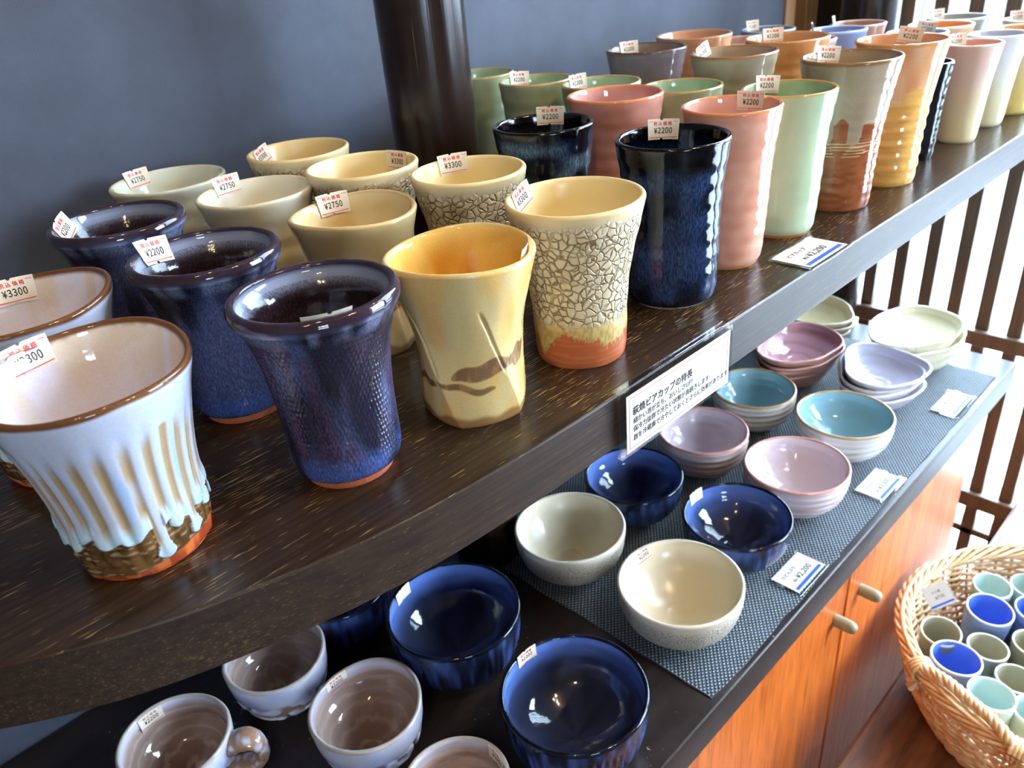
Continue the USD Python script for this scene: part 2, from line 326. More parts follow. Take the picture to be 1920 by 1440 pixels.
# ---------------------------------------------------------------- lettering (outlines of the glyphs, 100 units to the em)
GLYPHS = {
',': (28, 'e1c151a1b1f1e232523281d2a1c2c1c321f3425342a2f29212017'),
'0': (56, 'e19541d65216b26702c7233723a703f6b455d474543363d2b36272c272629212e1a3c h2254253729302d2e322e38323d3d3e533b623966336b2a6a2461'),
'1': (56, 'e1d2f2d302d652166206b2f7136713630452f45281d28'),
'2': (56, 'e1867216f2a7238703f6b43614358404e36402730463047281828182e2d41334938533a5a3865326a2a6b266a1e63'),
'3': (56, 'e17301b3621322b2e35303b353d3f3747304a264a2651305338573a5d3866316b2a6b1e641a6a22702a7233723b6f4268435d4054374e404a4543463943303d2b33272a272129'),
'4': (56, 'e163c1743337035713e713f444843483c3f3c3e283628353c h366620443644'),
'5': (56, 'e173017311b3625302a2e322f39343d3b3c46374d30502b50214c1d4f1f704371436a286a265b26542c5734573c54424f4645463a42313c2b32272428'),
'6': (56, 'e1a521e64266e31723b72436e456a4165376b326b2c68255f2254234e295330563b54434e4747473b422e3b2936272e27262a1f311c3a1a44 h224625382b30352e3d353e3b3e423c49394d344f2d4e'),
'7': (56, 'e196a19714771476b3d5d364c333d31282828293b30533c69'),
'8': (56, 'e18391c45264f1f551d5a1c631e69226e297234723d6f426a446443593b4d43474641473544303e2a38272927212b1c2f h213f223526302d2e332e39303d333e3d38452b4c2445 h2666265a2a5535503c5a3d603b65376a336b2d6b296a'),
'9': (56, 'e1856185e1b6723702a723172396f3f6a455b46474237392b322727271f2a1a2e1f342330292e343138353b3c3d4b3244264421471c4b h225624502a4b304a364c3d543d5b3964326b2d6b286a2261'),
'P': (63, 'e1e714070486c4c684e614d52464a3945274527281e28 h274d374d40504455455a43643b69286a'),
'U': (72, 'e1e712771274429392b3530303c2f42314535493e4a715271523d4e31472a3d273027292b22321e3e'),
'¥': (56, 'e294c176f206f304e3f6f486f374d374c474c47473446353f473f473a353a34282b282b3a193a193f2b3f2b461947194c'),
'、': (100, 'e1a38203e2e3136272f222a28'),
'あ': (100, 'e1f351f3b24452e503855395f38642365226c396b3b784377416c536d64706468626840653f59535b546057615c605b5963566a4f6e486f3f6c35652c5b264f234e234a294a2a542c5c306335663b66456549614f59534d3f4233442d432a3d293b2e2f292729212c h3f51403d413b4c4851544b54 h27332a302f303a35374d334c2b43273a'),
'い': (100, 'e5c6157695e6b62666c4f703d6f39683666426253 e2249216f2a6e29662a4d2c3f313536313b31413b44454a3e45313d2835272f2a2736'),
'お': (100, 'e59675b6c5d6d6d63735e6f58 e1f331f38213e2845344c345e215e2066346535783d783c67516a51623c5f3c4e4c525a51634d69476b406a386731602b54264926472d58305e336137633c62425e48584a4c4b3c473c2c382630252927222c h273929312f2e332e342f3443293c'),
'か': (100, 'e5b68636b6f5574476e446c456852 e1d581c60346236773f773c624b635061555d57565639502a4c2647253f253727362e422c482e4c334e3c504e4f564c5b415c3a5a323f262624251d272a3f325a1f58'),
'が': (100, 'e687b6d7d756f706d e5967606a62696d55734872466b4466525e61 e5d7662796a6b6569 e1c581a60326135773e763b624d61535e5655543952304c27472537263626352e442c482f4b344e454e554b5a475b395a3345282b24241c2729413159'),
'き': (100, 'e2451245831574d5849652765266d466c447749784c784e6c6370636951655559695c6a5558525c4962425e3b493e494457435051 e2733273d2b4432432e3a2e35332e402a5d2c5d254f2336242c29'),
'く': (100, 'e294c2a53315a4a6e537955775a723553334d562f5c285522492f3044'),
'ぐ': (100, 'e5b625b64606568576355 e4f5e54615c535750 e274c27512a554a6f5279597234543150314d5b285422492d3043'),
'さ': (100, 'e2462246734664b6746774f7853676a6b6a6456606545614049434a4a59494e5f265f e273427402b492d49334730422e393033342f3d2c442b602e60264f2438252d2a292f'),
'し': (100, 'e2c312d6b2c763676343736303a2d412b502c5d3368406d3a6d38663057264a233e233725302b'),
'す': (100, 'e1e621e6a4a6a4a775277526b716b7063526453525649564253384f31482a38223129412f4a393f38383b3344334d35533a57425b4a5a4a63 h3b4d3a463d41463f4b424d474d4e48534053'),
'た': (100, 'e433144404a404c404a354e30562e6f2f6f2764265127472b e4a586b596d586d5164524a51 e1e621e673567377840773e68506b50633b603546292420282c43335f205f'),
'ち': (100, 'e1f621f6a346836773e773c684e6a626d62653a61344b40504a525951614d67476942693a66315f2b55264b243525332d482c522e5a31603960425c48574a494b3f48374532402f3b273d273e2e4e3261'),
'て': (100, 'e1d621d6b6c716c6958684c5f4454424b424146394b355330642d61255427492b3f343b3b3a493d56425e4b682062'),
'で': (100, 'e6c50635e68607052 e1d621c6a6b706b68586751644b5e4455414a424145384a345230632c61245326492b3f333b3a39483c55415e4a671f62 e58595e5c654e604c'),
'と': (100, 'e2836283d2b452e4a39542b7333754059616b656349553a4c314131373631422d512d6830682751253a262e2c2b30'),
'ど': (100, 'e6f6a68786d7a756c e5d7362756a686466 e2635263f294636522a6d2972317436663e575c686061384b30422e383230402c4e2c652f65264f2438252c2a282e'),
'に': (100, 'e3d353e4343434543443748334e3160316d336e2b5f294a29422c e426c616b6b6c6b6445634264 e204f26742e742850283b2a3b2e4733432b2d2b2524252327213a'),
'の': (100, 'e1d421d4f255f316a3f6f526f5e6a68616e546f456c3b68345e2b4f264925452c54305c35643e664666506557605f596552684c68495743423c35362e312c2c2c25302037 h2542283a2b36303635393e4c436835632b5a254d'),
'ぶ': (100, 'e6e5f676d6c6f7461 e5a4a604d624c7034712e6a2b613f e5b68616b685d635b e366f3a753d74526855624959445e4a624a64 e3226312e3b2c442c482e4b324b374740404936513d574f415338532e4f284724 e1a2a173123392f433340343d2e381e2b'),
'ま': (100, 'e263027372d3e36414542454f27502757455645642865276d456b45784d774d6b686d67664d644d56685968514d4e4e3f5c3969316a2f66295b3150374e374e304c2a4826422436242d26282b h2e31312d342b412b46304639413b34392e36'),
'や': (100, 'e1a521c542e5b2966246d2b70355e4c675e6968656d606f5a6f526c4a68455d424b44494549484a4c54495b49644e67536759665c61605a62506138584b264a24452342233943325330541f4b1d4b e3d743f774379516c4a68'),
'ら': (100, 'e263d2b642b653065336533633049384f4253495458546051664b6944693a643059284a243524322c4b2c5a32603a61425f46594c534d4a4d3f4b394830402e3b e346f357736774d715c6f5c6d5967'),
'り': (100, 'e2b3f29572d773677325e3b6b47725371596d5d69635963465e39542d4a273b23392335294b31553a59415b4f5b58586152694e6b466a3b62375c3351314a323f'),
'を': (100, 'e1e452d5734642065206d376c3a7842773f6c5e6f5e683c6535563d5944594a575050695c6c554f484f35483547443f40383739303e2c432b542b652e652663253f243627322b3030313a3843474c474f43523c52334f29472541'),
'ん': (100, 'e1c272640427649744a72364e405247524d4f4f484f345130572c5d2e66376c4572406d33662a5d2553244d27492b4748434b3d4b36472e3e2424'),
'ア': (100, 'e2168217127706d70716c6459564d514f4f5255565f606468 e262a33313b3b404c405e495e48464134392b2e24'),
'カ': (100, 'e1f2b2d37343f394a3d593c5d215d21653e653d774777466564656a626636642e60285a264927472f582e5b306043605d455d3f44373527262426'),
'ッ': (100, 'e32274631533d5c4f605e685c634a5e40513047273921 e3d5e3e6045614c4c454a e2e44265a295b2e5c3646'),
'ビ': (100, 'e63776379687a706d6a6b e27302774307330544d5d5e65615e615d4753304c3033342f3b2e572e663165273b2631272a2b e606758755d776568'),
'プ': (100, 'e2165216d606d6175687b717a7674756b72676c656765604d553b432c31242b2c36303f344639504259535e64 h656e686a6c6a716d72726e7669776572'),
'価': (100, 'e336c33727372736c606b605b725b72226c226a283c283b223522355b465b466b h5f2f6b2f6b545f53 h4d5b595b596b4e6b h59534e534e2f592f h3b2f472f46543b53 e165424672d7c347a32742b652a20242024581a4e'),
'保': (100, 'e3029312b3c324b433344334b504b50573a583a786e786e585857584b744b74445d445d436934762a7024652e583e572050204f3e483438263524 h415f665e66714171 e175425662f7b367a33712c652c20262025581b4d'),
'冷': (100, 'e2d58416949724f7c567a55765d6c6a5f73596e536c5359655070476336543252 e3847384d664e6b4b6540552e5f2459204d2b40333f3644394d334f335d425f47 e495c4a5e4f6059545351 e1828264a2c482c422026 e197520782d62265f2267'),
'力': (100, 'e1a25272f323c394d3d5d3c5f1c5f1c663d673d7c457c45676f666b34682763225d214d214b295d28612e6546665f455f424e3e4236342a2721211f20'),
'効': (100, 'e4224492c4f37554c565d4a5e4a655765577b5e7b5e65716570426e296d2569215920592258276427662969386a5d5e5e5b445635512a4921461f e454c38613d644a50 e1b6e2f6e2a7a2f7d36723670346e486e49671b67 e192628332f3e244c294f334538533f52383e42303d2c363634372d2e1f211d21 e1a4f1a51215a27642d6226551e4b'),
'呑': (100, 'e173f294b3559195a196139613e6d3e6f226d207221744776637b68756774476f42617361735a575a644b7442703b634163205b205b24322431202a202a411c3a h3e5a32485b494e5a h3242322b5b2b5b42'),
'器': (100, 'e173b2743314b194c1a5238533e5b3e5c215d21784078405e475c425443525c535258545c4b5d4b786b786b5d585c635662537352734c594b6642753d70376c386b2164216422532252204c204c3f5c404e4c3c4c2e40403e40213821382228222820212020371b36 h522a642964385338 h5263646364725372 h2863386339712872 h282a382938382838'),
'小': (100, 'e5b605d6362646f4b75376d34664a e3220302740274229427b4a7b4a2647224020 e173a224c286331622b4e233c1f36'),
'庫': (100, 'e282c28324a324939303a305849584a5e2c5e2d6549654a6b516b51657064705e515e51586b586b3a513951327432742c512c51204a21492c h513f643f64465146 h644b64535153514b h373f493f4a463746 h374c494b4a533753 e17241c2f1f4120744674447a497c4c7b50747374736d286d274524321e211d20'),
'態': (100, 'e63386a3972276b24 e4c5b535b545069576c566f53544a5344554168416a436b4a6c4a71486f3e6b3b533b4e3d4c41 e4c7c537c54716a796e756d74546b5366556367636a666b6d706a6f606a5d535d4e5f4c63 e2f383638362939275327562a573258325e2f5c2759225621342230242f27 e492e403a463d4f31 e1a6c22722e7d347a276d3a6e36753b77496744643f691c66 e1f3b1f6343634440423d3d3b343b32413c413c482748263b h2752274d3d4d3c52 h275d27583d583c5d e18271d2f21382736252e1f24'),
'抜': (100, 'e30253d344344465547643a643a6b476b477c4f7c4f6b746b74644f644d5d4e576a576d5668435f32692b7426702066245a2c4e23472043264b2a55324b4345343d273621 h4d5054405a3861456550 e18441847264c2661196219682669267c2e7c2e69396839622e612e4e39513a4a2e462e262a211d201b27262826421a3f'),
'果': (100, 'e18292a323b401a401a474248424f244f24776977694f4a4f4a487247724051406233742a6f245b2e4a3d4a204220423c322e22251c24 h4a574b56605661604a60 h4a67616761714a71 h2c56415642602c60 h2c67426742712c71'),
'格': (100, 'e17392049275d2660196019662867287c2f7c30673c663c6248704e7c557a527169726d7068635d565f53664e754871426c426c20652065244a244920422042413a3f3645364830512f202820284d1f381b33 h585049456745 h492c652b653e493e h4d685260585a5e62636a4e6b h305b3c4c3946484d525548633e59385d39603060'),
'泡': (100, 'e30593a67437c4a7a476f706f6e436b3a67375b37593e633e6540674b686843683d5e5c5d5c4042404229462768276c2b6e347432732970246a2044213d233a2b3a583556 h4248554755564256 e1d76217b227b2c7633712e6b e1b262b462d46314123242022 e185b1d602a592e562951'),
'焼': (100, 'e392035263e29432e483b4840394039464446445338533859445a44654b654b59605961656865685a7459745368526847744674406240622863276c276f2a6f317031752f73236f2060215c225b255a404f404c304526 h4b47614661534b53 e3d6c3d725272537c597c5a727072706c5a6b59605360526b e2f57366b3c693454 e182420322542274c277b2e7c2e4c2c433a333a31352d2b3b283120231c20 e184f1c5b1d682267225b1f511d4d'),
'特': (100, 'e3b573b5e545e546b416b41725472547c5b7c5c726f726f6b5b6a5c5e745e74576856684b734a73446843682765225e2054205127602860433d443d4a604a6057 e423d48404f3854304e2d4935 e18531b601d74247423682968297c307c30683a6839603060304b3a4d3b493b4630423020292029401a3b1940194329482960215f1e4f'),
'状': (100, 'e35244030473a4b454e544e573858385f4f5f4f7c567c565f735f735858575d46623a6732752670216f21642a5b3754494c3543283b21 e5e755f77657970686a64 e183a1b3f2d4f2d7c347c34202d202d451c35 e196c1f6f2c5d2559'),
'税': (100, 'e3725442f48354b414b48414841684d69457a497c4c7a546c51685d69657c6c7a65696f686f486248622a63286d286e2b6e3270347531732571226d215f225c245b485347513b4e3145253d20 h484f674f67614861 e17382046285819591960296029701c6e1a74397b3d76317131603e603e59315931563e483e473a42334b314d31202920294a1b32'),
'立': (100, 'e1a2c4a2c5345595c5c5c615b6159532c732c73241a24 e1e6a6f6a6f621e62 e3f79407c477c4b6d446b e35302c5b335c3d363d323b31'),
'細': (100, 'e42214277717771226a226a2849284821 h5c2f6a2f6a4c5d4b h5c536a536a705d70 h482f552f554c494b h4853555355704970 e1a57185e1b60246e2a7c317a225f2c60336d396a2c532449344a315536563d44374236451a401847214f2759 e3829323d363e383e3d2b e2926273b2c3c2f2c2e26 e17251a2f1c3a1c3b223b1d22'),
'続': (100, 'e5d4a644964296d286f2a6f3475317427702261225d26 e3d6d3d735573557c5c7c5c737373736d5c6c5c646f646f5e415e41645564556c e3e57725772456c456b51445144453e45 e3924452f49364b3d4b4a524a523b4c2c3f20 e313c363e3c2b362a e1a57185e1a5f2069287c2f7a296c225f2c60336d396a39692f59244a324b305434563b423540344531451a4018471e4b2759 e273a2b3c2d3b2f262926 e18241d3c243b1e22'),
'群': (100, 'e4738473e593f594d4a4e4a54595559624962496951694a7a4f7c527a576d576b54696569666a626b626c697c707b686972697262616261557054704e614d613f743e74386137612059205938 e17372045244f1d501d562656285f186018662867296a29711d711d774277426748664860426042502c502946434543262a252a20232023391c32 h2a3e2a2c3c2c3c3e h2e573b563b602f60 h317130673b673b71'),
'萩': (100, 'e3b26452d4e37544654635b635b4a5e3e6631742670206924602c583d523048264020 e172f1f382949194a19502a502a5a1c581a5e2f6238653165306e1a6e1a753075317c387c39755375547c5b7c5b757274726e5b6e5b655465536e386e38653c633f60315c31503f503f4a324a31443e393e373a33313c31202a202a3d1d2b e62436b5972576842 e3e42444d46574c574b4d4742443f'),
'蔵': (100, 'e17231c2e1f3b1f62536253685a685b626863606b63705b705a6a536a52703970396831683170187018763176317c397c39765376537c5a7c5a7673767370646f6d6769627062705c5b5b5d42614765556d54664260386035652b6a266d276f31752e7424701f681f642160265b2f4a1f44244a284b2a2b2b2b564f564f514150414a4d4a4d37413741304e2f4f2d5839535c265c253b222b1d1f h3145313c483c4845 h31303b303b373137 h3b503151314a3b4a'),
'込': (100, 'e182820312735274e194e19552e552e343a2c432a742c7224402434292b2f262d1d22 e333842464a594d6942744276477a546c63466c3d733973386f32623b5b47535b4c49443d3933 e1c77227b2e70316a2b67'),
'鉢': (100, 'e3b3944464f5f4e613f613f685468547c5b7c5b68716871616161615f6c46753a70356a3b6a345b345b2054205434453444393f34 h5c5b5b3b6a3b624b h4d49463b543b545b e176325732b7d307a2e763d6a3b643a632b7021643863385d2e5b2e513b513b4b2e4a2e2f3b313b2b1a24192a282e284b1a4b1a512851285c1e5d1e5f1a5d e303435473945394235343433 e1f321c442045243724332232'),
'長': (100, 'e194c2b4c2b78697869723372336a666a66633363335b665b66543354334c734c734568446e406d3f5932662b752770216225532e493741453145312b4c304c2a28202527292a2a2f2a441a45 h4a454e3c54376844'),
'！': (100, 'e272b273129342f343332332b31292b27 e29432773337330402a40'),
}



def text(s, height, depth, align="l", gap=0.0, wide=1.0, bold=1.2):
    """lettering in the xy plane, reading along +x, its baseline on y = 0"""
    x, polys = 0.0, []
    for ch in s:
        if ch == " ":
            x += 35
            continue
        adv, rings = GLYPHS[ch]
        out, holes = [], []
        for r in rings.split():
            p = [(int(r[i:i + 2], 16) - 20, int(r[i + 2:i + 4], 16) - 40) for i in range(1, len(r), 4)]
            (out if r[0] == "e" else holes).append(Polygon(p).buffer(0))
        g = unary_union(out)
        if holes:
            g = g.difference(unary_union(holes))
        polys.append(affinity.translate(g, x, 0))
        x += adv + gap
    g = affinity.scale(unary_union(polys).buffer(bold, 2), height / 100 * wide, height / 100, origin=(0, 0))
    w = x * height / 100 * wide
    if align == "c":
        g = affinity.translate(g, -w / 2, 0)
    return extrude(unary_union([q for q in getattr(g, "geoms", [g]) if q.area > 1e-12]), depth)


# ---------------------------------------------------------------- the room
def struct(name, mesh, m, label=None, smooth=30):
    p = part(name, mesh, MATS[m], None, smooth)
    return tag(p, label, None, None, "structure")


XL, YW = S * 6.05, S * 3.0
struct("wall_back", box(-3.0, S * 5.58, YW, YW + 0.1, 0, 2.6), "wall_slate", "slate blue papered wall behind both shelves")
struct("trim_1", box(S * 5.58, S * 5.71, YW - 0.004, YW + 0.1, 0, 2.6, 0.001), "wood_trim", "pale narrow wood strip ending the slate wall")
struct("trim_2", box(S * 5.71, S * 5.84, YW + 0.02, YW + 0.1, 0, 2.6), "wood_trim_dark", "dark brown groove beside the pale wood strip")
struct("trim_3", box(S * 5.84, S * 6.01, YW - 0.008, YW + 0.1, 0, 2.6, 0.002), "wood_trim", "tan wooden door post left of the black corner panel")
struct("trim_4", box(XL - 0.01, XL + 0.04, S * 2.52, YW + 0.1, 0, 2.6, 0.002), "black_paint", "black corner panel between the wall and the slatted window")
struct("floor", box(-3.0, XL + 0.1, -4.0, YW, -0.08, 0.0), "stone_floor", "dark stone floor of the shop")
struct("ceiling", box(-3.0, XL + 0.1, -4.0, YW + 0.1, 2.6, 2.7), "plaster_ceiling", "brown ceiling of the shop")
struct("wall_left", box(-3.1, -3.0, -4.0, YW + 0.1, 0, 2.6), "plaster_room", "plain plaster wall at the left end of the shop")
fr = sbox(-3.0, 0, XL + 0.1, 2.6).difference(sbox(-2.3, 1.2, -1.2, 2.2))
m = extrude(fr, 0.1)
m.apply_transform(trimesh.transformations.rotation_matrix(PI / 2, (1, 0, 0)))
m.apply_translation((0, -4.0, 0))
struct("wall_front", m, "plaster_room", "plaster wall with a wide window, behind the viewer")
w2 = thing("window_2", "window of three panes in the wall behind the viewer", None, (0, 0, 0), kind="structure")
for x in (-2.3, -1.94, -1.58, -1.24):
    part("mullion", box(x, x + 0.04, -4.06, -4.02, 1.2, 2.2), MATS["wood_slat"], w2)

w1 = thing("window_1", "slatted brown wooden lattice window with bright daylight behind", None, (0, 0, 0), kind="structure")
for k in range(16):
    y = S * (2.352 - 0.2142 * k)
    part("slat", box(XL, XL + 0.014, y - 0.0118, y + 0.0118, 0.06, 2.6, 0.0012), MATS["wood_slat"], w1)
for z0, z1, d in ((0.738, 0.768, 0.014), (0.374, 0.409, 0.014), (0.296, 0.312, 0.0)):
    part("rail", box(XL - d, XL + 0.05, -0.25, S * 2.52, z0, z1, 0.002), MATS["wood_slat"], w1)
part("sill", box(XL - 0.02, XL + 0.08, -0.25, S * 2.52, 0.0, 0.06, 0.003), MATS["wood_slat"], w1)
part("pane", box(XL + 0.056, XL + 0.060, -0.25, S * 2.52, 0.06, 2.6), MATS["window_glass"], w1)
d1 = thing("door_1", "shop entrance right of the slatted window, its sliding door pushed open", None, (0, 0, 0), kind="structure")
for y in (-0.29, -1.31):
    part("post", box(XL - 0.03, XL + 0.09, y - 0.045, y + 0.045, 0, 2.6, 0.003), MATS["wood_slat"], d1)
part("lintel", box(XL - 0.02, XL + 0.08, -1.265, -0.335, 2.1, 2.6, 0.003), MATS["wood_slat"], d1)
part("added_panel", box(XL, XL + 0.03, -1.265, -0.335, 0.0, 0.62, 0.003), MATS["wood_slat"], d1)  # unseen panel, added to keep bright ground out of the shelf front reflection
struct("wall_right", box(XL - 0.02, XL + 0.08, -4.0, -1.355, 0, 2.6), "plaster_room", "plaster wall beyond the shop entrance")
struct("ground", box(XL + 0.1, 16, -14, 14, -0.2, -0.1), "pavement", "sunlit pale pavement outside the slatted window")
gw = thing("garden_wall", "low wall with coloured boards outside, seen through the upper slats", "wall", (7.0, 0, -0.1))
part("base", box(0, 0.2, -9, 12, 0, 1.15), MATS["far_plaster"], gw)
for y0, y1, c in ((-6.0, -4.6, "far_blue"), (-3.6, -2.4, "far_pink"), (-1.4, -0.2, "far_blue"), (0.5, 1.3, "far_pink"), (1.6, 2.1, "far_blue"), (2.2, 2.45, "far_pink"), (2.6, 3.4, "far_blue"), (4.2, 4.9, "far_pink"), (6, 7.5, "far_blue")):
    part("board", box(-0.03, 0, y0, y1, 0.1, 1.1, 0.01), MATS[c], gw)


def slab(outline, z0, z1, bevel, holes=()):
    """a board of the given outline (counter-clockwise) with rounded edges and holes for posts"""
    p = np.asarray(outline, float)
    d = np.roll(p, -1, 0) - p
    d /= np.linalg.norm(d, axis=1, keepdims=True)
    nrm = np.stack([d[:, 1], -d[:, 0]], 1)
    n2 = nrm + np.roll(nrm, 1, 0)
    n2 /= (n2 * n2).sum(1, keepdims=True) / 2
    rings = []
    for a in np.linspace(0, PI / 2, 4):
        rings.append((bevel * (1 - math.sin(a)), z0 + bevel * (1 - math.cos(a))))
    for a in np.linspace(PI / 2, 0, 4):
        rings.append((bevel * (1 - math.sin(a)), z1 - bevel * (1 - math.cos(a))))
    n = len(p)
    v = np.vstack([np.c_[p - n2 * i, np.full(n, z)] for i, z in rings])
    k = np.arange(n)
    f = []
    for r in range(len(rings) - 1):
        a, b, c, e = r * n + k, r * n + (k + 1) % n, (r + 1) * n + (k + 1) % n, (r + 1) * n + k
        f += [np.stack([a, b, c], 1), np.stack([a, c, e], 1)]
    side = trimesh.Trimesh(v, np.vstack(f), process=False)
    inner = Polygon(p - n2 * bevel)
    for h in holes:
        inner = inner.difference(h)
    caps = []
    for z, flip in ((z0, True), (z1, False)):
        vv, ff = trimesh.creation.triangulate_polygon(inner, engine="earcut")
        c = trimesh.Trimesh(np.c_[vv, np.full(len(vv), z)], ff, process=False)
        if (c.face_normals[:, 2].mean() > 0) == flip:
            c.invert()
        caps.append(c)
    return trimesh.util.concatenate([side] + caps)


PILLARS = [(1.93, 2.42, 0.157), (5.56, 2.405, 0.169)]
holes = [Point(S * x, S * y).buffer(S * r + 0.0005, 40) for x, y, r in PILLARS[:1]]
front = spline([(-0.62, 2.99), (-0.60, 2.4), (-0.52, 2.0), (-0.36, 1.70), (-0.20, 1.50), (-0.01, 1.345), (0.171, 1.246), (0.375, 1.173), (0.604, 1.115), (0.82, 1.090), (1.052, 1.079), (1.4, 1.076), (1.9, 1.076)], 70)
outline = np.vstack([front[:, :2], [(5.34, 1.074), (5.34, 2.99)]]) * S
sh = part("upper_shelf", slab(outline, TOP - 0.039, TOP, 0.0016, holes), MATS["wood_shelf"], None, 40)
tag(sh, "upper shelf board of dark worn lacquered wood with curved left end", "shelf")
outline = np.array([(-1.6, 1.07), (5.34, 1.074), (5.34, 2.99), (-1.6, 2.99)]) * S
sh = part("lower_shelf", slab(outline, LOW - 0.047, LOW, 0.002, holes), MATS["wood_lower"], None, 40)
tag(sh, "lower shelf board, dark and scuffed, on top of the orange cabinet", "shelf")
for (x, y, r), lab in zip(PILLARS, ("round dark lacquered post between the crackled cups and green cups", "round black post by the slatted window at the far end")):
    m = trimesh.creation.cylinder(S * r, 2.6, sections=96)
    m.apply_translation((0, 0, 1.3))
    post = thing("round_post", lab, "post", (S * x, S * y, 0))
    part("shaft", m, MATS["wood_pillar"], post, 40)

cb = thing("cabinet", "orange-brown wooden cabinet with two-door front under the lower shelf", "cabinet", (0, 0, 0))
part("carcass", box(-1.5 * S, 4.80 * S, 1.135 * S, 2.20 * S, 0.06, LOW - 0.0472), MATS["wood_door"], cb)
part("plinth", box(-1.5 * S, 4.76 * S, 1.20 * S, 2.15 * S, 0.0, 0.06), MATS["black_paint"], cb)
doors = []
for x0, x1 in ((-0.30, 1.395), (1.41, 3.105), (3.125, 4.82)):
    doors.append(part("door", box(x0 * S, x1 * S, 1.098 * S, 1.134 * S, 0.07, LOW - 0.0475, 0.0015), MATS["wood_door"], cb))
prof = np.array([(0, 0), (0.0085, 0), (0.0085, 0.020), (0.0078, 0.0245), (0.0055, 0.0275), (0.0025, 0.0288), (0, 0.029)])
for d, x, z in ((doors[1], 3.005, 0.694), (doors[2], 3.283, 0.694)):
    k = trimesh.creation.revolve(prof, sections=32)
    k.apply_transform(trimesh.transformations.rotation_matrix(PI / 2, (1, 0, 0)))
    k.apply_translation((x * S, 1.098 * S, z))
    part("knob", k, MATS["knob_metal"], d, 40, "bullet-shaped grey-green knob")

# low bench that carries the basket
be = [(1.2, -1.6), (5.9, -1.6), (5.9, 0.96)]
be += [(1.2, 0.96)]
bn = thing("bench", "low reddish-brown wooden bench under the wicker basket", "bench", (0, 0, 0))
BENCH = 0.448
part("seat", slab(np.array(be) * S, BENCH - 0.06, BENCH, 0.006), MATS["wood_bench"], bn, 40)
for x, y in ((1.5, 0.7), (5.6, 0.7), (1.5, -1.3), (5.6, -1.3)):
    part("leg", box(x * S - 0.03, x * S + 0.03, y * S - 0.03, y * S + 0.03, 0, BENCH - 0.06, 0.004), MATS["wood_bench"], bn)

# ---------------------------------------------------------------- thrown vessels
def nz(th, z, kt, kz, seed=0, R=1.0):
    """smooth noise that closes around the pot"""
    return meshkit.noise(np.stack([np.cos(th) * kt * R + 50, np.sin(th) * kt * R + 50, z * kz + 50 + 0 * th], -1), int(seed * 10))


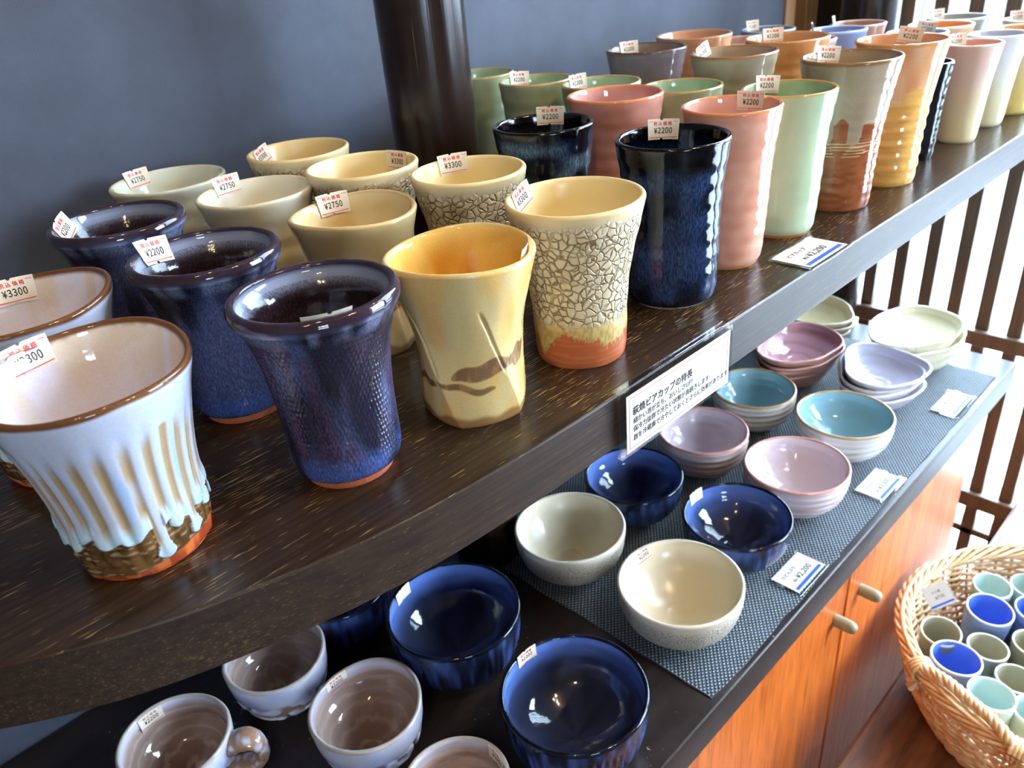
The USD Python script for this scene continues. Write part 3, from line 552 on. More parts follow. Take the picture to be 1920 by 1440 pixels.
def vessel(name, label, cat, group, x, y, R, H, z0, prof, mats, colour, t=0.0042, tb=0.008, fillet=0.5, NT=120, NZ=60, disp=None,
           foot=None, rim=None, face=None, bottom_in=None, tilt=(0, 0), lipz=None, labels=(None, None), inner_fn=None):
    """a pot turned on the wheel. prof: (height, radius) pairs of the outside as fractions of H and R; disp moves the wall, colour glazes it.
    foot / rim: heights (fractions) below / above which the pot is a part of its own. face: the angle of decoration's front."""
    zz, rr = np.array(prof, float).T
    pc = PchipInterpolator(zz, rr)
    t = min(t, 0.2 * R)
    vo = np.linspace(0, 1, NZ)
    if foot:
        vo = np.sort(np.r_[vo, foot, foot + 1e-3])
    if rim:
        vo = np.sort(np.r_[vo, rim, rim + 1e-3])
    ro, zo = R * pc(vo), vo * (H - t / 2)
    a = np.linspace(0, PI, 9)[1:-1]
    rl, zl = R * pc(1.0) - t / 2 + t / 2 * np.cos(a), H - t / 2 + t / 2 * np.sin(a)
    hf = fillet * R
    NI = max(26, NZ // 3)
    zi = (H - t / 2) - (H - t / 2 - tb) * np.linspace(0, 1, NI)
    body = bottom_in or 0.0
    ri = R * pc(np.clip(np.maximum(zi / H, body), 0, 1)) - t
    s = np.clip((zi - tb) / hf, 0, 1)
    ri = ri * np.sqrt(np.clip(1 - (1 - s) ** 2, 0, 1))
    # a few more rows where the inside turns into the floor of the pot
    k = np.linspace(0, 1, 11)[1:]
    last = np.argmax(s < 0.06) if (s < 0.06).any() else NI - 1
    ri, zi = ri[:last], zi[:last]
    ri2 = ri[-1] * (1 - k)
    zi2 = tb + hf * (1 - np.sqrt(np.clip(1 - (ri2 / (ri[-1] + 1e-9) * (ri[-1] / (R * pc(max(body, tb / H)) - t))) ** 2, 0, 1)))
    rb = np.array([0.0, 0.5, 0.92, 1.0]) * ro[0] * 0.985
    r = np.r_[rb, ro, rl, ri, ri2]
    z = np.r_[np.full(4, 0.0), zo, zl, zi, zi2]
    z[:3] += 0.0012
    zone = np.r_[np.zeros(4), np.ones(len(ro)), np.full(len(rl), 2), np.full(len(ri) + len(ri2), 3)].astype(int)
    th = np.linspace(0, 2 * PI, NT, endpoint=False)
    RR, TH = np.meshgrid(r, th, indexing="ij")
    ZZ, ZO = np.meshgrid(z, th, indexing="ij")[0], np.repeat(zone[:, None], NT, 1)
    V = ZZ / H
    ph = (TH - (face if face is not None else math.atan2(-y, -x)) + PI) % (2 * PI) - PI      # angle from the side that faces the room
    if disp:
        RR, ZZ = disp(RR, ZZ, TH, V, ZO, ph)
    P = np.stack([RR * np.cos(TH), RR * np.sin(TH), ZZ], -1)
    col, relief = colour(TH, V, ZO, ph, RR), None
    if isinstance(col, tuple):
        col, relief = col
    nr = len(r)
    i, j = np.meshgrid(np.arange(nr - 1), np.arange(NT), indexing="ij")
    F = np.stack([i * NT + j, i * NT + (j + 1) % NT, (i + 1) * NT + (j + 1) % NT, (i + 1) * NT + j], -1)
    dth = np.roll(P, -1, 1) - np.roll(P, 1, 1)
    dz = np.gradient(P, axis=0)
    N = np.cross(dth, dz)
    L = np.linalg.norm(N, axis=-1, keepdims=True)
    N = np.where(L > 1e-14, N / np.maximum(L, 1e-14), np.array([0, 0, 1.0]))
    N[0] = (0, 0, -1); N[-1] = (0, 0, 1)
    root = thing(name, label, cat, (S * x, S * y, z0), (tilt[0], tilt[1], 0), group)
    piece = np.full(nr - 1, 1)
    if foot:
        piece[(zone[:-1] == 0) | ((zone[:-1] == 1) & (z[:-1] / (H - t / 2) < foot + 5e-4) & (zone[1:] == 1))] = 0
    if rim:
        zf = z[:-1] / (H - t / 2)
        piece[((zone[:-1] == 1) & (zf > rim + 5e-4)) | (zone[:-1] == 2) | ((zone[:-1] == 3) & (zf > rim + 0.01))] = 2
    out = {}
    for q, nm in ((1, "body"), (0, "foot"), (2, "rim")):
        rows = np.nonzero(piece == q)[0]
        if not len(rows):
            continue
        ff = F[rows].reshape(-1, 4)
        ids, inv = np.unique(ff, return_inverse=True)
        mm = mats[q] if isinstance(mats, (tuple, list)) else mats
        out[nm] = raw_mesh(nm, root, P.reshape(-1, 3)[ids], inv.reshape(-1, 4), N.reshape(-1, 3)[ids], MATS[mm], col.reshape(-1, 3)[ids], None if relief is None else relief.reshape(-1)[ids])
        lb = {"foot": labels[0], "rim": labels[1]}.get(nm)
        if lb:
            tag(out[nm], lb)
    root_inner = (zi, ri)
    return root, root_inner


def inner_r(inner, z):
    zi, ri = inner
    o = np.argsort(zi)
    zs, rs = zi[o], ri[o]
    top = zs[-1]
    slope = (rs[-1] - rs[-6]) / (zs[-1] - zs[-6])
    return np.where(z > top, rs[-1] + slope * (z - top), np.interp(z, zs, rs))


TAGW, TAGH = 0.0245, 0.0150
_tp = sbox(-TAGW / 2, -TAGH / 2, TAGW / 2, TAGH / 2)
for sy in (-1, 1):
    _tp = _tp.difference(Point(-0.0012, sy * TAGH / 2).buffer(0.0011, 4))
_tm = extrude(_tp, 0.00022).subdivide_to_size(0.0035)
_red = trimesh.util.concatenate([text("税込価格", 0.0030, 0.00012, "c", gap=25, bold=2.0).apply_translation((0, 0.0030, 0)), extrude(sbox(-0.0112, -0.0058, 0.0112, -0.0054), 0.00012), extrude(sbox(-0.0112, 0.0055, -0.0078, 0.0058), 0.00012), extrude(sbox(0.0078, 0.0055, 0.0112, 0.0058), 0.00012)])
_digits = {}


def price_tag(pot, phi, z, roll, price="¥2200", lift=0.0006, scale=1.0, bare=False, flip=1):
    """a small notched sticker on the inside of a pot's rim: phi the direction from its axis, z its middle's height, roll its turn in its own plane"""
    root, inner = pot
    phi, c, s = math.radians(phi), math.cos(math.radians(roll)), math.sin(math.radians(roll))

    def bend(mesh, d):
        v = mesh.vertices * (scale, scale, 1)
        u, w = c * v[:, 0] - s * v[:, 1], s * v[:, 0] + c * v[:, 1]
        zz = z + w
        ri = inner_r(inner, zz) - lift - d - v[:, 2]
        # seen from the axis outwards, the reader's right is at lower angles
        a = phi - u / np.maximum(inner_r(inner, np.array(z)), 0.01)
        return trimesh.Trimesh(np.stack([ri * np.cos(a), ri * np.sin(a), zz], 1), mesh.faces, process=False)

    p = part("price_tag", bend(_tm, 0.0), MATS["paper_tag"], root, 30)
    if not bare:
        part("print", bend(_red, 0.00023), MATS["ink_red"], p, False)
        if price not in _digits:
            _digits[price] = text(price, 0.0056, 0.00012, "c", gap=6, wide=0.85, bold=1.8).apply_translation((0.0002, -0.0030, 0))
        part("price", bend(_digits[price], 0.00024), MATS["ink_black"], p, False)
    return p

# ---------------------------------------------------------------- cups on the upper shelf
deg = PI / 180
CUP = "beer cup"


def put(name, label, cat, group, x, y, R, h, prof, mats, colour, tags=(), z0=TOP, **kw):
    H = S * h
    pot = vessel(name, label, cat, group, x, y, S * R, H, z0, prof, mats, colour, **kw)
    for tg in tags:
        phi, dz, roll, price = tg
        price_tag(pot, phi, H + dz / 1000, roll, price, bare=price == "")
    return pot


# fluted cups with a brown rim, pale runs of glaze and a bare clay foot
def flute_disp(seed):
    def f(R, Z, th, V, zo, ph):
        out = zo == 1
        m = sm(V, 0.04, 0.14) * (1 - sm(V, 0.66, 0.86)) * out
        w = th * 26 / 1.0 + 1.3 * np.sin(3 * V + seed) + 0.5 * np.sin(th * 5 + seed)
        R = R - 0.0009 * m * (0.5 + 0.5 * np.cos(w)) ** 2
        R = R * (1 + 0.012 * np.sin(2 * th + seed) + 0.008 * np.sin(3 * th + 2 * seed) * V)
        facet = (1 - sm(V, 0.05, 0.16)) * out
        R = R * (1 - 0.03 * facet * np.abs(np.sin(th * 4.5 + seed)))
        R = R + 0.0011 * out * sm(V, 0.02, 0.06) * drips(V, ph, seed)[0]
        Z = Z + 0.0025 * np.sin(th + seed) * V * V + 0.0012 * np.sin(3 * th + seed) * V * V
        return R, Z
    return f


RUNS = [(-84, 0.16, 5), (-60, 0.19, 7), (-30, 0.215, 8), (-12, 0.21, 6), (24, 0.205, 6), (9, 0.070, 6.4), (40, 0.100, 6.2), (63, 0.17, 6), (84, 0.15, 5), (112, 0.18, 7), (150, 0.12, 5), (-125, 0.11, 5), (-160, 0.19, 7)]


def drips(V, ph, seed):
    """where the pale glaze ends: a wavy line with long blunt runs; 1 = thick pale edge"""
    d0 = ph / deg
    edge = 0.245 + 0.020 * np.sin(d0 * .11 + seed) + 0.012 * np.sin(d0 * .31 + 1 + seed)
    for c, v, w in RUNS:
        d = (d0 - c - seed * 3 + 180) % 360 - 180
        q = np.abs(d) / (w * (0.72 + 0.42 * np.exp(-((V - v - .035) / .035) ** 2)))
        edge = np.minimum(edge, np.where(q < 1, v + .035 * (1 - np.sqrt(np.clip(1 - q * q, 0, 1))), 1.0))
    inside = sm(V, edge - 0.005, edge + 0.006)
    rim_ = inside * (1 - sm(V, edge + 0.03, edge + 0.12))
    return rim_, inside, edge


def flute_col(seed):
    lav, blue, tan, pale = lin("#cdcedb"), lin("#a9bfe2"), lin("#b39874"), lin("#bfdbe6")
    brown, dk, clay, inn, warm, rimc = lin("#6e4d2c"), lin("#45321f"), lin("#d8703a"), lin("#dfd9e4"), lin("#dccab4"), lin("#6b4426")

    def f(th, V, zo, ph, R):
        w = th * 26 + 1.3 * np.sin(3 * V + seed) + 0.5 * np.sin(th * 5 + seed)
        n = nz(th, V, 3, 4, seed)
        n2 = nz(th, V, 14, 40, seed + 5)
        groove = sm(0.5 + 0.5 * np.cos(w), .30, .75) * (1 - sm(V, 0.50 + 0.30 * n, 0.80)) * sm(n + 0.35, 0.25, 0.6)
        c = mixc(lav, blue, np.clip(0.25 + 0.8 * sm(np.sin(w * 0.5 + 3 * n), 0.2, 0.9) * (1 - sm(V, 0.5, 0.9)), 0, 1))
        c = mixc(c, tan, np.clip(groove * 1.05, 0, 1))
        edge_t, inside, edge = drips(V, ph, seed)
        c = mixc(c, pale, edge_t * 0.92)
        low = mixc(brown, dk, 0.7 * sm(0.5 * n2 + 0.5 * n, 0.40, 0.65))
        low = mixc(low, tan, sm(nz(th, V, 9, 60, seed + 9), 0.62, 0.75) * 0.6)
        cut = 0.085 + 0.045 * np.sin(ph * 1.0 - 0.7) + 0.03 * (n - 0.5)
        low = mixc(mixc(clay, lin("#a8482a"), sm(nz(th, V, 7, 5, seed + 2), 0.4, 0.65)), low, sm(V, cut - 0.006, cut + 0.008))
        c = mixc(low, c, inside)
        ic = mixc(inn, warm, np.clip(sm(V, 0.45, 0.98) * sm(nz(th, V, 5, 1, seed + 3), 0.35, 0.7), 0, 1))
        c = np.where((zo == 3)[..., None], ic, c)
        c = np.where((zo == 0)[..., None], clay, c)
        rm = np.where(zo == 2, 1.0, np.where(zo == 1, sm(V, 0.955 + 0.012 * n, 0.972 + 0.012 * n), np.where(zo == 3, sm(V, 0.955 + 0.02 * n2, 0.985), 0)))
        return mixc(c, rimc, rm)
    return f


FLUTE = [(0, .66), (.02, .69), (.10, .715), (.25, .725), (.42, .745), (.58, .79), (.72, .85), (.84, .91), (.93, .965), (.97, .99), (1, 1.0)]
put("flared_cup", "large flared cup in pale lavender glaze with brown rim and white runs, nearest the viewer", CUP, "fluted lavender cups", .307, 1.48, .190, .397, FLUTE, "glaze_gloss", flute_col(0), [(106, -3.3, 0, "¥3300")],
    NT=361, NZ=206, disp=flute_disp(0), rim=.965, labels=(None, "brown glazed rim"), t=.0036)
put("flared_cup", "flared lavender cup with brown rim at the left picture edge, behind the nearest one", CUP, "fluted lavender cups", .318, 1.946, .205, .397, FLUTE, "glaze_gloss", flute_col(1.7), [(75, -7, 0, "¥3300")],
    NT=258, NZ=137, disp=flute_disp(1.7), rim=.965, labels=(None, "brown glazed rim"), t=.0036)


# dark blue cups with chatter marks and an orange foot
def chatter_disp(seed):
    def f(R, Z, th, V, zo, ph):
        out = (zo == 1).astype(float) * sm(V, 0.10, 0.14) * (1 - sm(V, 0.80, 0.88))
        row = np.floor(V * 34)
        R = R - 0.00035 * out * (np.sin(th * 92 + row * 1.9) > 0.35).astype(float) * (np.abs((V * 34) % 1 - 0.5) < 0.38)
        R = R + 0.0004 * np.sin(V * 40 + seed) * (zo == 3)
        return R * (1 + 0.006 * np.sin(2 * th + seed)), Z
    return f


def chatter_col(seed, purple):
    dk, blue, pale, rimc, inside, clay = lin("#28273a"), lin("#525d84"), lin("#98a4c0"), lin("#33232a"), lin("#2e2026"), lin("#c9693f")

    def f(th, V, zo, ph, R):
        n, n2 = nz(th, V, 2.2, 2.2, seed), nz(th, V, 9, 3, seed + 3)
        c = mixc(dk, mixc(blue, lin("#5a4a66"), purple * sm(n2, .35, .6)), sm(n + 0.3 * n2, .40, .85))
        c = mixc(c, pale, 0.55 * sm(V, .84, .90) * (1 - sm(V, .93, .96)) * sm(n2, .2, .7))
        c = mixc(c, lin("#4c64a0"), 0.8 * sm(V, .06, .09) * (1 - sm(V, .14, .24)) * sm(n + .2, .4, .7))
        ic = mixc(inside, pale, 0.75 * sm(V, .87, .94))
        c = np.where((zo == 3)[..., None], ic, c)
        rm = np.where(zo == 2, 1.0, np.where(zo == 1, sm(V, .945, .965), np.where(zo == 3, sm(V, .965, .985), 0)))
        c = mixc(c, rimc, 0.9 * rm)
        c = np.where(((zo == 1) & (V < .059))[..., None] | (zo == 0)[..., None], clay, c)
        return c
    return f


CHAT = [(0, .555), (.045, .585), (.058, .59), (.060, .64), (.085, .68), (.13, .70), (.30, .705), (.48, .72), (.62, .75), (.75, .80), (.86, .875), (.92, .935), (.955, .985), (.985, 1.0), (1, .99)]
G_ = "dark blue chatter-marked cups"
put("blue_cup", "dark blue mottled cup with orange foot, frontmost of the three, tag inside its near rim", CUP, G_, .728, 1.368, .175, .423, CHAT, ("clay_bare", "glaze_chatter", "glaze_gloss"), chatter_col(1, 1.0), [(-112, -5.6, 0, "")],
    NT=258, NZ=172, disp=chatter_disp(1), foot=.059, rim=.955, labels=("bare orange clay foot", "dark brown lip"), t=.0055)
put("blue_cup", "dark blue cup with a price tag tilted on its back rim, middle of the three", CUP, G_, .712, 1.817, .177, .423, CHAT, ("clay_bare", "glaze_chatter", "glaze_gloss"), chatter_col(2, 0.1), [(114.5, -2.5, -8, "¥2200")],
    NT=208, NZ=120, disp=chatter_disp(2), foot=.059, rim=.955, labels=("bare orange clay foot", "dark brown lip"), t=.0055)
put("blue_cup", "dark blue cup nearest the wall, tag on its left rim, rearmost of the three", CUP, G_, .697, 2.31, .179, .423, CHAT, ("clay_bare", "glaze_chatter", "glaze_gloss"), chatter_col(3, 0.1), [(137, -4.5, 14, "¥2200")],
    NT=176, NZ=90, disp=chatter_disp(3), foot=.059, rim=.955, labels=("bare orange clay foot", "dark brown lip"), t=.0055)


# yellow cups twisted out of round
def twist_disp(seed, n=5, amt=1.0):
    def f(R, Z, th, V, zo, ph):
        a = (ph + 0.95 * (V - 0.3) + seed)
        q = (a * n / (2 * PI)) % 1.0 - 0.5
        poly = math.cos(PI / n) / np.cos(q * 2 * PI / n)
        k = (1 - sm(V, 0.35, 0.80)) * np.where(zo == 3, 0.5, 1.0)
        R = R * (1 + amt * 0.42 * k * (poly - 0.93))
        gr = np.exp(-((np.abs(q) - 0.5) / 0.022) ** 2) * (zo == 1) * sm(V, 0.30, 0.40) * (1 - sm(V, 0.68, 0.78))
        R = R - 0.0016 * gr * amt
        R = R + 0.0005 * (nz(th, V, 5, 5, 4) - 0.5) * (zo == 1)
        return R, Z + 0.0015 * np.sin(th * 2 + 0.7) * V
    return f


def twist_col(body, inside, deep, foot, seed):
    br = lin("#7a5a3c")

    def f(th, V, zo, ph, R):
        n, n2 = nz(th, V, 3, 3, seed), nz(th, V, 14, 14, seed + 2)
        d = ph / deg
        c = mixc(body[0], body[1], sm(n, .3, .7))

        def stroke(c0, v0, w, h, slope, bow):
            u = (d - c0) / w
            line = v0 + slope * u + bow * u * u + .012 * np.sin(5.5 * u + c0)
            return (np.abs(u) < 1) * sm(h * (0.75 + 1.1 * n) * np.clip(1 - u * u, 0, 1) ** .35 - np.abs(V - line), -0.004, 0.010)
        s = np.maximum.reduce([stroke(12, .375, 36, .045, .035, -.01), stroke(58, .40, 16, .045, .02, .02), stroke(-10, .262, 32, .022, -.038, .015), stroke(-60, .30, 18, .024, -.015, -.02), stroke(150, .3, 40, .04, .05, 0)])
        c = mixc(c, mixc(br, lin("#9a7248"), sm(n2, .45, .75)), s * 0.92)
        c = mixc(c, foot, (1 - sm(V, .03 + .05 * n, .07 + .06 * n)) * 0.85)
        ic = mixc(inside, deep, sm(n, .3, .75) * (1 - sm(V, .75, 1.0)))
        return np.where((zo == 3)[..., None], ic, c)
    return f


TWIST = [(0, .70), (.03, .73), (.15, .755), (.35, .75), (.52, .755), (.66, .80), (.78, .865), (.88, .925), (.95, .97), (1, 1.0)]
put("twisted_cup", "yellow cup pinched into diagonal facets, with brown brush strokes near its base", CUP, None, 1.086, 1.334, .175, .401, TWIST, "glaze_gloss",
    twist_col((lin("#dcc387"), lin("#e3b76c")), lin("#eec368"), lin("#dd9c3c"), lin("#8e6238"), 3), [(-52, -5.2, 0, "")], NT=309, NZ=172, disp=twist_disp(-0.62), t=.0042)


def plain_col(outer, outer2, inside, rimc=None, rimv=.965, foot=None, footv=.04, seed=0, kt=3, kz=3, bands=0.0):
    def f(th, V, zo, ph, R):
        n = nz(th, V, kt, kz, seed)
        b = 0.5 + 0.5 * np.sin(V * 60 + 3 * n)
        c = mixc(outer, outer2, np.clip(sm(n, .3, .7) * (1 - bands) + bands * b, 0, 1))
        c = np.where((zo == 3)[..., None], mixc(inside, inside * 0.9, sm(n, .4, .7)), c)
        if rimc is not None:
            rm = np.where(zo == 2, 1.0, np.where(zo == 1, sm(V, rimv + .01 * n, rimv + .02 + .01 * n), np.where(zo == 3, sm(V, rimv + .015, rimv + .03), 0)))
            c = mixc(c, rimc, rm)
        if foot is not None:
            c = np.where(((zo == 0) | ((zo == 1) & (V < footv)))[..., None], foot, c)
        return c
    return f


def rings(n, amp, seed=0, wob=0.006, upto=0.92):
    def f(R, Z, th, V, zo, ph):
        k = np.where(zo == 1, 1.0, np.where(zo == 3, 0.6, 0.0))
        R = R + amp * k * np.sin(V * 2 * PI * n + 0.8 * np.sin(th + seed) + seed) * sm(V, .03, .1) * (1 - sm(V, upto - .05, upto + .05))
        return R * (1 + wob * np.sin(2 * th + seed)), Z
    return f


PLAIN = [(0, .68), (.03, .71), (.15, .725), (.35, .73), (.55, .76), (.70, .82), (.82, .89), (.91, .945), (.97, .985), (1, 1.0)]
put("tan_cup", "tan flared cup tagged 2750, directly behind the yellow twisted cup", CUP, "plain flared cream cups", 1.141, 1.828, .173, .40, PLAIN, "glaze_smooth", twist_col((lin("#c9b384"), lin("#d1b67f")), lin("#dcc697"), lin("#cfae70"), lin("#6f5a34"), 8), [(77.6, -4.0, 0, "¥2750")], NT=176, NZ=97, disp=twist_disp(2.0, 5, 0.6))
put("cream_cup", "cream flared cup tagged 2750, between the pale green cup and the tan cup", CUP, "plain flared cream cups", 1.099, 2.283, .175, .40, PLAIN, "glaze_smooth", plain_col(lin("#e2d9bf"), lin("#dccba2"), lin("#e9e3cf"), seed=4), [(95, -0.5, 0, "¥2750")], NT=128, NZ=67, disp=rings(6, .0003, 1))
put("pale_green_cup", "pale greenish white flared cup at the back left, closest to the wall", CUP, "plain flared cream cups", 1.016, 2.715, .185, .40, PLAIN, "glaze_smooth", plain_col(lin("#d8dbc8"), lin("#d2cfae"), lin("#dfe3d2"), seed=6), [(105, -2.5, 0, "¥2750")], NT=128, NZ=67, disp=rings(6, .0003, 2))


# crackled cups: islands of shrunken glaze over a bare terracotta base
def crackle_col(seed, low=.24):
    cream, inside, beige, clay = lin("#dccba8"), lin("#ead29a"), lin("#b89a5c"), lin("#b4603a")

    def f(th, V, zo, ph, R):
        n, n2 = nz(th, V, 4, 2, seed), nz(th, V, 26, 26, seed + 3)
        c = mixc(cream, lin("#d2bf9a"), sm(n, .3, .7))
        edge = low - 0.03 + 0.07 * (n - .5) + 0.075 * (n2 - .5) + 0.05 * np.sin(ph * 2.2 + 2.0 + seed) * (np.abs(ph) < 2)
        edge = edge - 0.16 * np.exp(-((ph / deg + 48) / 16) ** 2)
        lowc = mixc(clay, lin("#c97a4c"), sm(nz(th, V, 3, 60, seed + 7), .5, .75) * 0.5)
        c = mixc(c, mixc(beige, lin("#d1b878"), sm(n2, .3, .7)), 1 - sm(V, low + 0.01 + .03 * n, low + .06 + .03 * n))
        c = mixc(lowc, c, sm(V, edge - .006, edge + .006))
        c = np.where((zo == 3)[..., None] | (zo == 2)[..., None], inside, c)
        c = mixc(c, inside, (zo == 1) * sm(V, .93, .97) * 0.8)
        rel = (zo == 1) * sm(V, low + .02 + .02 * n2, low + .09) * (1 - sm(V, .83 + .09 * n2, .92 + .05 * n2))
        return c, rel
    return f


CRK = [(0, .655), (.02, .675), (.12, .70), (.28, .71), (.45, .735), (.60, .785), (.74, .855), (.86, .925), (.94, .97), (1, 1.0)]
G_ = "crackled cream cups"
put("crackled_cup", "cream crackled cup on a bare terracotta base at the front of the shelf", CUP, G_, 1.456, 1.31, .177, .43, CRK, "glaze_crackle", crackle_col(1), [(105, -4.7, 12, "¥3300")], NT=208, NZ=120, disp=rings(5, .0002, 1))
put("crackled_cup", "cream crackled cup with upright tag reading 3300, in front of the dark post", CUP, G_, 1.503, 1.758, .168, .43, CRK, "glaze_crackle", crackle_col(2), [(67, -3.6, 0, "¥3300")], NT=176, NZ=90, disp=rings(5, .0002, 2))
put("crackled_cup", "cream crackled cup with its tag inside the right rim, left of the dark post", CUP, G_, 1.387, 2.121, .174, .43, CRK, "glaze_crackle", crackle_col(3), [(6, -6.5, 0, "¥3300")], NT=144, NZ=75, disp=rings(5, .0002, 3))
put("crackled_cup", "cream crackled cup standing farthest back by the slate wall", CUP, G_, 1.408, 2.528, .174, .43, CRK, "glaze_crackle", crackle_col(4), [(118, -6, 10, "¥3300")], NT=128, NZ=67, disp=rings(5, .0002, 4))


# navy tumblers with a black rim
def navy_col(seed, band, inner, mid):
    blk, dk, blue = lin("#08080b"), lin("#0e1424"), lin("#2a3a5c")

    def f(th, V, zo, ph, R):
        n, n2 = nz(th, V, 2.2, 3, seed), nz(th, V, 2, 9, seed + 3)
        c = mixc(dk, blue, sm(n * .6 + n2 * .5, .35, .75))
        c = mixc(c, mid, sm(n2, .35, .75) * 0.55 * sm(V, .2, .8))
        e = band + .06 * (n - .5)
        c = mixc(c, blk, sm(V, e - .03, e + .05) * .95)
        c = mixc(c, dk, 1 - sm(V, .03, .09))
        ic = mixc(inner, blk, sm(V, .86, .94))
        c = np.where((zo == 3)[..., None], ic, c)
        c = np.where((zo == 2)[..., None], blk, c)
        return np.where(((zo == 0) | ((zo == 1) & (V < .018)))[..., None], lin("#b8a888"), c)
    return f


NAVY = [(0, .70), (.017, .71), (.02, .78), (.06, .825), (.15, .85), (.35, .865), (.55, .87), (.70, .89), (.82, .925), (.92, .97), (1, 1.0)]
put("navy_tumbler", "navy tumbler with black rim at the front, between crackled cup and pink cup", CUP, "navy tumblers", 1.897, 1.328, .161, .48, NAVY, "glaze_navy", navy_col(2, .86, lin("#16233c"), lin("#33496a")), [(47, -3.0, -3, "¥2200")], NT=192, NZ=112, disp=rings(9, .0002, 2, .008), t=.004)
put("navy_tumbler", "grey-blue banded tumbler with dark rim behind, right of the dark post", CUP, "navy tumblers", 1.881, 1.81, .161, .48, NAVY, "glaze_navy", navy_col(5, .90, lin("#2a221d"), lin("#7d9aa6")), [(33.5, -1.9, 0, "¥2200")], NT=128, NZ=75, disp=rings(9, .0002, 3), t=.004)

# pink and green tumblers
TUMB = [(0, .70), (.02, .72), (.05, .76), (.2, .80), (.4, .835), (.6, .86), (.75, .895), (.87, .945), (.95, .98), (1, 1.0)]
pk = dict(t=.004)
put("pink_tumbler", "salmon pink tumbler at the front, between navy and green tumblers", CUP, "pink tumblers", 2.245, 1.358, .154, .499, TUMB, "glaze_smooth", plain_col(lin("#e3ab94"), lin("#d8967c"), lin("#e3ae9e"), lin("#d98a5e"), foot=lin("#cf8a5c"), footv=.02, seed=2, kz=9, bands=.35), [(5, -4.2, 0, "¥2200")], NT=160, NZ=105, disp=rings(10, .00018, 1), **pk)
put("pink_tumbler", "salmon pink tumbler in the second row behind the navy tumbler", CUP, "pink tumblers", 2.277, 1.837, .167, .499, TUMB, "glaze_smooth", plain_col(lin("#d99c90"), lin("#cb8674"), lin("#d9a19a"), lin("#d98a5e"), foot=lin("#cf8a5c"), footv=.02, seed=5, kz=9, bands=.35), (), NT=128, NZ=82, disp=rings(10, .00018, 4), **pk)
gr = plain_col(lin("#b3c6a4"), lin("#a8bc9a"), lin("#9fb38c"), lin("#b5965a"), rimv=.972, foot=lin("#c07f4a"), footv=.02, seed=3)
gr2 = plain_col(lin("#acb896"), lin("#a2ae8b"), lin("#a2bd9e"), lin("#b09560"), rimv=.972, foot=lin("#c07f4a"), footv=.02, seed=4)
G_ = "celadon green tumblers"
put("green_tumbler", "celadon green tumbler at the shelf front behind the price card", CUP, G_, 2.597, 1.358, .157, .487, TUMB, "glaze_smooth", gr, [(61, -2.1, -6, "¥2200")], NT=160, NZ=105, disp=rings(8, .0002, 6), **pk)
put("green_tumbler", "green tumbler between the two pink tumblers, second row", CUP, G_, 2.615, 1.795, .153, .47, TUMB, "glaze_smooth", gr2, (), NT=96, NZ=60, disp=rings(8, .0003, 7), **pk)
put("green_tumbler", "green tumbler peeking over the rear pink tumbler's left rim", CUP, G_, 2.502, 2.086, .154, .487, TUMB, "glaze_smooth", gr2, [(84.6, -2.6, 0, "¥2200")], NT=96, NZ=60, disp=rings(8, .0003, 8), **pk)
put("green_tumbler", "green tumbler with tag, right of the one half hidden by the post", CUP, G_, 2.472, 2.41, .149, .487, TUMB, "glaze_smooth", gr2, [(75.6, -2.6, -6, "¥2200")], NT=96, NZ=60, disp=rings(8, .0003, 9), **pk)
put("green_tumbler", "green tumbler half hidden by the dark post, closest to the wall", CUP, G_, 2.52, 2.80, .157, .487, TUMB, "glaze_smooth", gr2, (), NT=96, NZ=60, disp=rings(8, .0003, 10), **pk)


# tall flared mugs with poured glaze
def pour_col(top, top2, low, low2, inside, rimc, edgefn, seed, streak=None):
    def f(th, V, zo, ph, R):
        n, n2 = nz(th, V, 3, 3, seed), nz(th, V, 3, 40, seed + 3)
        c = mixc(top, top2, sm(n, .3, .7))
        e = edgefn(ph / deg, n)
        lowc = mixc(low, low2, sm(n2, .35, .7))
        if streak is not None:
            v0, v1, sc = streak
            lines = sm(np.sin(V * 300 + 6 * n), -.1, .5) * sm(nz(th, V, 2, 120, seed + 8), .35, .5)
            lowc = mixc(lowc, sc, lines * sm(V, v0, v0 + .015) * (1 - sm(V, v1 - .015, v1)))
        lip = sm(V, e - .008, e + .004) * (1 - sm(V, e + .005, e + .03))
        c = mixc(lowc, mixc(c, np.minimum(c * 1.12, 1), lip), sm(V, e - .006, e + .006))
        c = np.where((zo == 3)[..., None], inside, c)
        rm = np.where(zo == 2, 1.0, np.where(zo == 1, sm(V, .968, .985), np.where(zo == 3, sm(V, .98, .995), 0)))
        return mixc(c, rimc, rm)
    return f


def runs(base, lst):
    def e(d, n):
        v = base + .03 * (n - .5) + 0 * d
        for c, lo, w in lst:
            q = np.abs((d - c + 180) % 360 - 180) / w
            v = np.minimum(v, lo + .02 * q ** 2 + np.where(q > 1, (q - 1) * .5, 0))
        for c, hi, w in [x for x in lst if x[1] > base]:
            q = np.abs((d - c + 180) % 360 - 180) / w
            v = np.maximum(v, np.where(q < 1, hi - .04 * q ** 2, 0))
        return v
    return e


